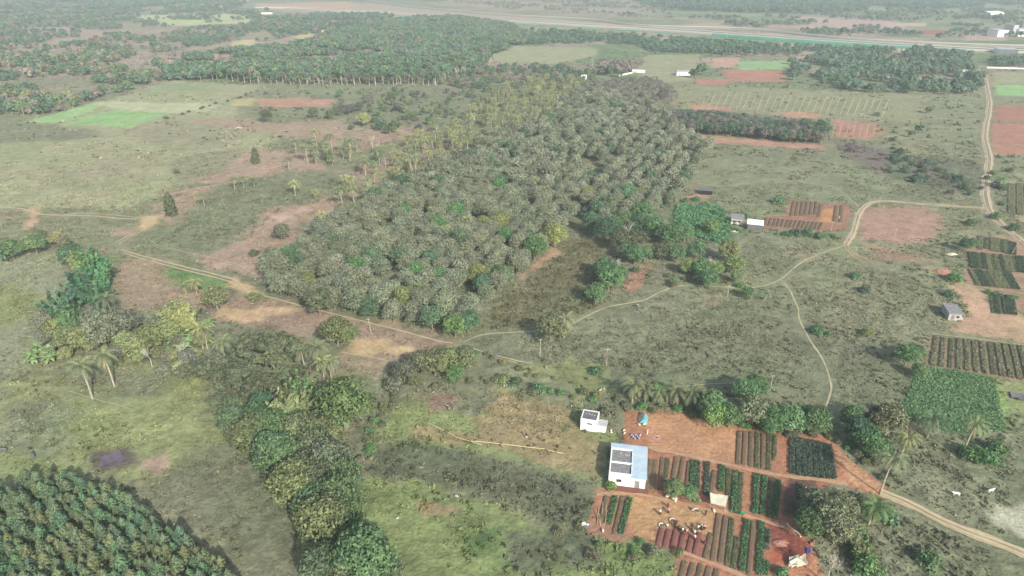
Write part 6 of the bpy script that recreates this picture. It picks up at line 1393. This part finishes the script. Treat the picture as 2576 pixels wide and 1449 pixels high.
def tarp(uvz, thick, mat, label, name='tarpaulin', cat='tarpaulin', nx=8, seed=1, rough=.1, poles=True):
    """sheet stretched between four corners (u, v, z), sagging and creased"""
    c = [at(u, v, z) for u, v, z in uvz]; g = random.Random(seed); V = []; F = []
    for j in range(nx + 1):
        for i in range(nx + 1):
            s, t = i / nx, j / nx; p = c[0].lerp(c[1], s).lerp(c[3].lerp(c[2], s), t); p.z += g.uniform(-rough, rough) - .5 * rough * math.sin(math.pi * s) * math.sin(math.pi * t) * 3; V.append(p)
    n = len(V); V += [p - Vector((0, 0, thick)) for p in V]; w = nx + 1
    for j in range(nx):
        for i in range(nx): q = j * w + i; F.append((q, q + 1, q + w + 1, q + w)); F.append((n + q + w, n + q + w + 1, n + q + 1, n + q))
    o = link(bpy.data.objects.new('sheet', np_mesh('sheet', V, F, None, [mat]))); e = o
    if poles:
        e = empty(name, (c[0].x, c[0].y, 0)); o.parent = e; o.location = (-c[0].x, -c[0].y, 0); tag(e, label, cat); m = MB()
        for p in c: m.tube([(p.x - c[0].x, p.y - c[0].y, -.1), (p.x - c[0].x, p.y - c[0].y, p.z)], .05, 5)
        m.build('poles', M['wood'], e)
    else: o.name = name; tag(o, label, cat)
    return e
M['canvas'] = noise_mat('pale_canvas', alb(205, 208, 182), alb(226, 224, 196), 1.0); M['cream'] = noise_mat('cream_sheet', alb(222, 206, 172), alb(238, 226, 200), 1.2)
M['tealsheet'] = noise_mat('teal_tarpaulin', alb(96, 188, 200, 1), alb(150, 214, 216, 1), 1.0, rough=.5); M['bluep'] = noise_mat('blue_plastic', alb(60, 76, 160, 1), alb(84, 100, 186, 1), 2, rough=.4)
M['greenp'] = noise_mat('green_sheet', alb(56, 150, 110, 1), alb(70, 170, 120, 1), 2); M['orange'] = noise_mat('orange_cloth', alb(214, 110, 70, 1), alb(224, 130, 90, 1), 2); M['pink'] = noise_mat('pink_cloth', alb(214, 150, 150, 1), alb(230, 180, 180, 1), 2); M['violet'] = noise_mat('violet_cloth', alb(120, 100, 140, 1), alb(236, 226, 236, 1), 6)
tarp([(1786,1240,2.1), (1831,1247,2.1), (1825,1275,1.5), (1788,1266,1.5)], .03, M['canvas'], 'pale canvas shelter on poles between the beds', seed=2, rough=.08)
tarp([(1986,1412,1.0), (2026,1392,1.9), (2032,1420,1.0), (1992,1428,.4)], .03, M['cream'], 'cream sheet shelter at the lower right of the beds', seed=3, rough=.14)
tarp([(1986,1400,1.0), (2010,1396,1.6), (2006,1420,.9), (1984,1424,.5)], .03, M['canvas'], 'grey white sheet beside the cream shelter', seed=4, rough=.14)
tarp([(2030,1378,.3), (2040,1380,.3), (2038,1392,.2), (2029,1391,.2)], .05, M['bluep'], 'blue sheet by the right rim of the deep red soil', poles=False, rough=.06, nx=4)
tarp([(1862,1286,.35), (1876,1288,.35), (1872,1296,.3), (1860,1293,.3)], .05, M['greenp'], 'green sheet at the foot of the canvas shelter plot', poles=False, rough=.06, nx=4)
tarp([(1869,1294,.3), (1880,1296,.3), (1879,1300,.2), (1868,1299,.2)], .05, M['orange'], 'orange cloth beside the green sheet', poles=False, rough=.05, nx=4)
tarp([(1643,1097,.08), (1662,1094,.08), (1657,1106,.06), (1641,1103,.06)], .03, M['pink'], 'pinkish mat on the red field', name='mat', cat='mat', poles=False, rough=.015, nx=4)
tarp([(2540,985,.4), (2590,992,.5), (2590,1010,.3), (2545,1000,.3)], .3, M['dark'], 'dark grey sheeted heap at the right edge', name='covered_heap', cat='heap', poles=False, rough=.25)
tarp([(252,1150,.2), (300,1130,.3), (318,1158,.2), (250,1176,.15)], .12, noise_mat('dark_net', alb(104, 96, 106), alb(122, 112, 122), .8), 'dark net spread on the grass above the plantation', name='net', cat='net', poles=False, rough=.08)
tarp([(795,1052,1.6), (812,1050,1.8), (820,1060,1.2), (800,1064,1.0)], .05, M['canvas'], 'whitish sheet caught between bamboo and the round green tree', poles=False, rough=.2, nx=5)
# teal tent: ridge tent with a cream side
a = at(1606,1064); e = empty('tent', (a.x, a.y, 0), -.25); tag(e, 'small teal and cream tent at the corner of the red field', 'tent')
m = MB(); m.hexa([(.2, 0, 0), (2.1, 0, 0), (2.0, 3.2, 0), (.3, 3.2, 0)], [(.95, .1, 1.25), (1.35, .1, 1.25), (1.3, 3.1, 1.1), (.98, 3.1, 1.15)]); m.build('cover', M['tealsheet'], e)
m = MB(); m.quad((-.15, -.05, .03), (.93, .05, 1.28), (.93, 3.1, 1.18), (-.15, 3.2, .03)); m.quad((-.17, -.05, .0), (.91, .05, 1.25), (.91, 3.1, 1.15), (-.17, 3.2, .0)); m.build('side_sheet', M['cream'], e)
m = MB(); m.tube([(1.15, -.3, 1.29), (1.15, 3.4, 1.19)], .04, 5); m.build('ridge_pole', M['wood'], e)

def sack(u, v, s, mat, label, group, name='sack', cat='sack', z=0):
    p = at(u, v); g = random.Random(int(u * 7 + v)); m = MB(); r = .28 * s; L = .55 * s; a = g.uniform(0, 3.1); dx, dy = math.cos(a), math.sin(a)
    m.tube([(p.x - dx * L, p.y - dy * L, z + r * .6), (p.x - dx * L * .7, p.y - dy * L * .7, z + r), (p.x, p.y, z + r * 1.15), (p.x + dx * L * .6, p.y + dy * L * .6, z + r), (p.x + dx * L, p.y + dy * L, z + r * .5)], [r * .3, r * .85, r * 1.05, r * .9, r * .35], 8)
    o = m.build(name, mat, smooth=True); tag(o, label, cat, group); return o
for i, (u, v, s, lb) in enumerate([(1680,1249,1.3,'white sack left below the small green tree'), (1692,1256,1.2,'cream sack just below the small green tree, left one'), (1699,1259,1.2,'cream sack just below the small green tree, right one'), (1757,1262,.9,'small pink white sack near the tiny bush'), (1570,1084,.8,'white sack at the corner near the tent, upper'), (1571,1091,.8,'white sack at the corner near the tent, lower'), (1607,1070,.9,'light bundle in front of the tent, left'), (1621,1069,.9,'light bundle in front of the tent, right'), (1537,1084,.8,'yellowish sack beside the pump house path'), (1538,1089,.6,'small yellowish sack beside the pump house path'), (1516,1336,.9,'tan sack at the end of the branch pile'), (1795,1286,1.0,'whitish sack under the canvas shelter edge')]):
    sack(u, v, s, M['cream'], lb, None)
for i in range(7):   # washing spread out
    u = 1589 + i * 3.6; v = 1096 + (i % 3) * 4; sack(u, v, .75, M['violet'], f'crumpled whitish violet cloth, {ORD[i]} from the left in the washing heap', 'cloths of the washing heap', 'cloth', 'cloth')
# white cloth strip along the red soil
pipe([1979,1318, 1985,1326, 1993,1333, 2003,1339, 2010,1346, 2014,1352], .17, 'cream', 'twisted white cloth strip along the deep red soil', 'cloth_strip', 'cloth', .2)
# basins, drums
def basin(u, v, s, mat, label, group=None):
    p = at(u, v); e = empty('basin', (p.x, p.y, 0.02), 0, s); tag(e, label, 'basin', group); m = MB(); n = 14
    for i in range(n):
        a0, a1 = 6.2832 * i / n, 6.2832 * (i + 1) / n
        def q(r, z, a): return (r * math.cos(a), r * math.sin(a), z)
        m.quad(q(.42, 0, a0), q(.42, 0, a1), q(.60, .22, a1), q(.60, .22, a0)); m.quad(q(.60, .22, a0), q(.60, .22, a1), q(.50, .2, a1), q(.50, .2, a0)); m.quad(q(.50, .2, a0), q(.50, .2, a1), q(.38, .05, a1), q(.38, .05, a0))
    m.build('rim', mat, e); m = MB(); m.tube([(0, 0, .03), (0, 0, .12), (0, 0, .16)], [.40, .40, .2], 12); m.build('contents', M['soil'], e)
basin(1665,1323,1.1,M['cream'],'round pan left of the red beds'); basin(1692,1311,1.1,M['cream'],'round pan nearer the middle of the red plot'); basin(1753,1286,1.15,M['cream'],'round pan beside a sack below the canvas shelter'); basin(1652,1101,.8,M['pink'],'brown pan on the pinkish mat'); basin(1767,1326,.9,M['cream'],'round pan among the row of workers')
for u, v, mt, lb in [(1961,1438,'bluep','blue plastic drum at the bottom of the beds'), (1972,1442,'white','white plastic can beside the blue drum'), (2048,1462,'bluep','blue drum below the cream shelter')]:
    p = at(u, v); m = MB(); m.tube([(p.x, p.y, 0), (p.x, p.y, .1), (p.x, p.y, .8), (p.x, p.y, .95), (p.x, p.y, 1.0)], [.36, .4, .4, .3, .12], 10); tag(m.build('drum', M[mt], smooth=True), lb, 'drum')
p = at(1628,1092); m = MB(); m.tube([(p.x, p.y, 0), (p.x + .1, p.y + .1, 1.2)], .09, 6); tag(m.build('short_post', M['white']), 'short white post right below the tent', 'post')
# diesel pump
p = at(1470,1326); e = empty('water_pump', (p.x, p.y, 0), .3); tag(e, 'silver diesel water pump left of the branch pile', 'pump')
m = MB(); m.box(-1, 1, -.45, .45, .12, .22); m.box(-.9, -.75, -.6, .6, 0, .12); m.box(.75, .9, -.6, .6, 0, .12); m.build('base', M['dark'], e)
m = MB(); m.box(-.7, .25, -.32, .32, .221, .95); m.tube([(.251, 0, .5), (.9, 0, .5)], .26, 10); m.build('engine', M['lightgrey'], e)
m = MB(); m.tube([(-.45, 0, .951), (-.45, 0, 1.35)], .07, 6); m.box(-.3, .2, -.25, .25, .951, 1.15); m.build('tank', M['white'], e)
m = MB(); m.tube([(.1, -.45, .5), (.1, -.35, .5)], .38, 14); m.build('flywheel', M['dark'], e)
# spoil heap of red earth and cut twigs
def heap(u, v, s, mat, label):
    p = at(u, v); g = random.Random(int(u)); V = [(p.x, p.y, .7 * s)]; F = []; n = 14
    for r, z in ((.5, .5), (1, .22), (1.5, -.05)):
        for i in range(n): a = 6.2832 * i / n; k = r * s * g.uniform(.8, 1.2); V.append((p.x + k * math.cos(a) * 1.5, p.y + k * math.sin(a), z * s * g.uniform(.8, 1.2)))
    for i in range(n):
        j = (i + 1) % n; F.append((0, 1 + i, 1 + j, 1 + j))
        for k in (0, 1): b = 1 + k * n; F.append((b + i, b + n + i, b + n + j, b + j))
    me = bpy.data.meshes.new('heap'); me.from_pydata(V, [], [f if f[2] != f[3] else f[:3] for f in F]); me.materials.append(mat); tag(link(bpy.data.objects.new('heap', me)), label, 'heap')
M['redheap'] = noise_mat('red_earth_heap', alb(172, 118, 100), alb(186, 134, 114), 1.2, bump=.5)
heap(2370,684,1.6,M['redheap'],'red earth heap left of the bright green shrub'); heap(1962,1365,.8,M['redheap'],'spoil heap with twigs on the deep red soil'); heap(2395,640,1.0,M['cream'],'pale rubble heap at the corner of the right beds'); heap(1850,582,.8,M['concrete'],'pale rubble below the grey hut'); heap(600,322,1.3,M['concrete'],'pale rocks on the bare strip upper left')
for i, (u, v, s, lb) in enumerate([(1510,983,.9,'pale rock above the pump house, left one'), (1519,980,.8,'pale rock above the pump house, right one'), (1513,979,.6,'small pale rock above the pump house'), (1268,972,.7,'pale stone at the hedge above the dry field'), (1090,988,.6,'small white stone left in the rough field'), (1651,898,.5,'single white stone in the right meadow'), (1292,996,.6,'white scrap in the dry field'), (1437,1022,.7,'grey stone left of the pump house'), (1148,1250,.9,'pale stone by the dead twigs in the weedy field'), (1000,1305,.7,'pale stone in the lower green field'), (992,985,.5,'little stone by the ditch'), (745,440/1,.8,'pale boulder on the bare patch'), (580,345,.8,'white rock in the pale field'), (330,505,.7,'white rock low in the pale field')]):
    sack(u, v, s, M['concrete'], lb, None, 'rock', 'rock')

# ------------------------------------------------------------------ people and cattle (continuous skinned bodies)
def skin(name, verts, edges, radii, mat, parent=None, sub=1, root=0):
    me = bpy.data.meshes.new(name); me.from_pydata(verts, edges, []); me.materials.append(mat)
    o = link(bpy.data.objects.new(name, me), parent); md = o.modifiers.new('skin', 'SKIN'); md.use_smooth_shade = True
    for i, r in enumerate(radii):
        sv = me.skin_vertices[0].data[i]; sv.radius = (r, r) if not isinstance(r, tuple) else r; sv.use_root = (i == root)
    if sub: s_ = o.modifiers.new('sub', 'SUBSURF'); s_.levels = sub; s_.render_levels = sub
    return o
class Sk:
    def __init__(s): s.v = []; s.e = []; s.r = []
    def add(s, p, r, par=None):
        s.v.append(tuple(p)); s.r.append(r)
        if par is not None: s.e.append((par, len(s.v) - 1))
        return len(s.v) - 1
M['skin'] = noise_mat('brown_skin', alb(120, 84, 62), alb(132, 94, 70), 5); M['hair'] = noise_mat('black_hair', alb(34, 32, 32), alb(44, 40, 38), 8)
def person(u, v, pose, rz, top, bottom, label, scarf=None):
    p = at(u, v); e = empty('person', (p.x, p.y, .02), rz); tag(e, label, 'person', None)
    # facing +y; joints: hip, chest, neck, head by pose
    if pose == 'stand': hip, ch, nk, hd = (0, 0, .9), (0, .02, 1.28), (0, .02, 1.46), (0, .05, 1.6); knees = [(-.1, .03, .48), (.1, .06, .48)]; feet = [(-.11, 0, .06), (.12, .1, .06)]; hands = [(-.26, .18, .86), (.27, .2, .9)]; elb = [(-.27, .0, 1.08), (.28, .02, 1.08)]
    elif pose == 'bend': hip, ch, nk, hd = (0, -.15, .88), (0, .22, 1.02), (0, .40, .98), (0, .52, .92); knees = [(-.12, -.02, .46), (.12, .0, .46)]; feet = [(-.13, -.05, .06), (.13, .02, .06)]; hands = [(-.14, .55, .22), (.16, .6, .25)]; elb = [(-.22, .38, .62), (.22, .4, .62)]
    else: hip, ch, nk, hd = (0, -.15, .28), (0, .02, .62), (0, .08, .80), (0, .14, .93); knees = [(-.18, .28, .48), (.18, .28, .48)]; feet = [(-.16, .12, .06), (.16, .12, .06)]; hands = [(-.14, .48, .16), (.14, .5, .18)]; elb = [(-.26, .22, .42), (.26, .24, .42)]
    V3 = Vector; s = Sk(); h = s.add(hip, .13); wst = s.add(V3(hip).lerp(V3(ch), .5), .115, h); c = s.add(ch, .14, wst); n = s.add(nk, .055, c)
    up = (V3(hd) - V3(nk)).normalized(); j = s.add(V3(hd) - up * .05, .075, n); s.add(V3(hd) + up * .04, .095, j); k2 = s.add(V3(hd) + V3((0, .085, 0)), .03, j); s.add(V3(hd) + V3((0, .112, -.01)), .014, k2)
    for q in (0, 1):
        sx = -1 if q == 0 else 1
        sh = s.add(V3(ch) + V3((sx * .17, 0, .08)), .06, c); el = s.add(elb[q], .042, sh); wr = s.add(hands[q], .028, el)
        d = (V3(hands[q]) - V3(elb[q])).normalized(); pm = s.add(V3(hands[q]) + d * .07, .036, wr); side = d.cross(V3((1, 0, 0))).normalized()
        for f in range(4):
            b = V3(hands[q]) + d * .12 + side * (f - 1.5) * .02; f1 = s.add(b, .009, pm); s.add(b + d * (.04, .055, .05, .035)[f] + V3((0, .012, -.01)), .008, f1)
        s.add(V3(hands[q]) + d * .07 + side * .06, .009, pm)
        hp = s.add(V3(hip) + V3((sx * .09, 0, -.06)), .09, h); kn = s.add(knees[q], .062, hp); an = s.add(feet[q], .042, kn); s.add(V3(feet[q]) + V3((0, .16, -.02)), .034, an)
    skin('body', s.v, s.e, s.r, M['skin'], e)
    t = Sk(); h = t.add(V3(hip) + V3((0, 0, .02)), .165); c = t.add(ch, .175, h); t.add(V3(ch).lerp(V3(nk), .45), .11, c)
    for q in (0, 1):
        sx = -1 if q == 0 else 1; sh = t.add(V3(ch) + V3((sx * .17, 0, .08)), .08, c); t.add(V3(ch) .lerp(V3(elb[q]), .75) + V3((sx * .05, 0, .03)), .068, sh)
    skin('shirt', t.v, t.e, t.r, top, e)
    w = Sk(); h = w.add(V3(hip) + V3((0, 0, .03)), .17)
    for q in (0, 1): kk = w.add(V3(knees[q]), .13, h); w.add(V3(knees[q]).lerp(V3(feet[q]), .75), .12, kk)
    skin('lower_garment', w.v, w.e, w.r, bottom, e)
    hr = Sk(); a_ = hr.add(V3(hd) + up * .05 + V3((0, -.03, 0)), .10); hr.add(V3(hd) + V3((0, -.07, 0)), .08, a_)
    skin('headscarf' if scarf else 'hair', hr.v, hr.e, hr.r, scarf or M['hair'], e)
C_ = {k: noise_mat(k + '_cloth', alb(*v, 1.0), alb(*[min(255, c + 14) for c in v], 1.0), 6) for k, v in {'white': (228, 226, 218), 'maroon': (110, 50, 56), 'red': (178, 58, 58), 'teal': (60, 120, 110), 'navy': (56, 60, 90), 'pinkc': (214, 160, 164), 'yellow': (206, 184, 100), 'dark': (62, 56, 58)}.items()}
PPL = [(1661,1296,'bend',.4,'white','dark','bending person in a white shirt left of the red plot',None), (1680,1276,'bend',2.8,'maroon','maroon','bending person in maroon above the pans',None), (1681,1292,'bend',-.5,'pinkc','maroon','bending person in pink and maroon above the pans','white'),
 (1678,1326,'squat',.3,'white','dark','crouching person in white between the two pans',None), (1703,1318,'squat',1.2,'red','maroon','crouching person in red right of the upper pan',None), (1700,1330,'bend',.2,'maroon','dark','bending person in maroon, first of the row',None), (1709,1334,'bend',-.3,'teal','dark','bending person in teal, second of the row','white'),
 (1717,1336,'squat',.1,'white','maroon','crouching person in white, third of the row',None), (1727,1339,'squat',-.2,'pinkc','maroon','crouching person in pink, fourth of the row','white'), (1720,1346,'bend',2.9,'maroon','maroon','bending person in maroon below the row',None), (1740,1334,'bend',.3,'dark','maroon','bending dark-clad person, fifth of the row',None), (1747,1342,'squat',.5,'white','dark','crouching person in white, sixth of the row','white'),
 (1755,1335,'bend',-.4,'white','teal','bending person in white and teal at the right of the row',None), (1766,1335,'squat',.1,'dark','dark','crouching dark-clad person by the right pan','white'), (1773,1333,'bend',.7,'pinkc','maroon','bending person in pink at the right end of the row',None), (1748,1360,'bend',.1,'white','maroon','bending person in white down among the red beds',None),
 (1773,1369,'squat',.9,'maroon','dark','crouching person in maroon at the edge of the green bed',None), (1775,1297,'stand',1.4,'dark','navy','standing dark-clad person below the canvas shelter','white'), (1744,1286,'squat',1.0,'pinkc','white','crouching person in pink beside the pan and sack','white'),
 (1324,1103,'stand',-.6,'dark','white','standing person in the dry field below the pipe',None), (2110,551,'stand',.2,'white','white','white-clad person standing right of the strip of beds',None)]
for u, v, ps, rz_, tp, bt, lb, sc_ in PPL:
    person(u, v, ps, rz_, C_[tp], C_[bt], lb, C_[sc_] if sc_ else None)

def cow(u, v, rz, s, c, label):
    p = at(u, v); e = empty('cow', (p.x, p.y, .02), rz, s); tag(e, label, 'cow')
    k = Sk(); a = k.add((0, -.6, 1.08), .26); b = k.add((0, 0, 1.02), .34, a); d = k.add((0, .55, 1.1), .31, b); n = k.add((0, .95, 1.25), .17, d); h = k.add((0, 1.18, 1.32), .13, n); k.add((0, 1.45, 1.12), .075, h)
    for sx in (-1, 1):
        k.add((sx * .2, 1.15, 1.4), .03, h)
        f1 = k.add((sx * .17, .6, .8), .11, d); f2 = k.add((sx * .17, .62, .42), .06, f1); k.add((sx * .17, .6, .05), .055, f2)
        r1 = k.add((sx * .18, -.55, .78), .14, a); r2 = k.add((sx * .18, -.75, .48), .065, r1); k.add((sx * .18, -.66, .05), .055, r2)
    t = k.add((0, -.88, 1.15), .04, a); k.add((0, -.98, .5), .03, t)
    skin('body', k.v, k.e, k.r, c, e); m = MB()
    for sx in (-1, 1): m.tube([(sx * .08, 1.12, 1.42), (sx * .18, 1.1, 1.58), (sx * .14, 1.14, 1.72)], [.035, .025, .008], 5)
    m.build('horns', M['dark'], e)
M['patchy'] = noise_mat('black_and_white_hide', alb(60, 56, 54), alb(226, 220, 208), 1.2)
cow(1610,774,2.0,1.0,M['patchy'],'black and white cow grazing below the footpath'); cow(2404,1248,1.4,.8,C_['white'],'white cow standing near the sandy road, left one'); cow(2490,1240,-1.3,.8,C_['white'],'white cow in the meadow right of the first one'); cow(1135,1031,1.3,.9,M['patchy'],'brownish white cow at the top of the green field'); cow(1505,1146,1.2,.7,M['patchy'],'calf in the shade left of the blue roofed building'); cow(85,1152,.8,.95,M['dark'],'dark cow above the bottom-left plantation')
cow(10,1138,1.5,.95,M['dark'],'dark cow at the left edge of the picture')

# ------------------------------------------------------------------ look-alikes get their order from the left as seen from the air
from collections import defaultdict
DUP = defaultdict(list)
for o in COL.objects:
    if o.parent is None and 'label' in o: DUP[o['label']].append(o)
for lb, os_ in DUP.items():
    if len(os_) < 2 or len(os_) > 20: continue
    os_.sort(key=lambda o: (o.matrix_basis.translation.x + (0 if o.type == 'EMPTY' or o.location.length > 0 else 0)) / max(1, o.matrix_basis.translation.y))
    base = lb.replace('mid-sized ', 'middling ')
    for i, o in enumerate(os_):
        suf = ', leftmost' if i == 0 else (', rightmost' if i == len(os_) - 1 else f', {ORD[i]} from left')
        if len((base + suf).replace('-', ' ').split()) > 16: base = base.replace('grey green ', 'greyish ').replace('inside the ', 'in the ')
        if len((base + suf).replace('-', ' ').split()) <= 16: o['label'] = base + suf

HAZE_D = 0.000255

# ------------------------------------------------------------------ the hazy air
hb = MB(); hb.box(-9300, 9300, -420, 9150, -1.5, 130)
hm = bpy.data.materials.new('hazy_air'); hm.use_nodes = True
hn = hm.node_tree; hn.nodes.clear()
ho = hn.nodes.new('ShaderNodeOutputMaterial'); hv = hn.nodes.new('ShaderNodeVolumePrincipled')
hv.inputs['Color'].default_value = (.75, .87, .90, 1); hv.inputs['Density'].default_value = HAZE_D; hv.inputs['Anisotropy'].default_value = 0.1
hn.links.new(hv.outputs[0], ho.inputs['Volume'])
haze = hb.build('haze', hm); tag(haze, kind='stuff')
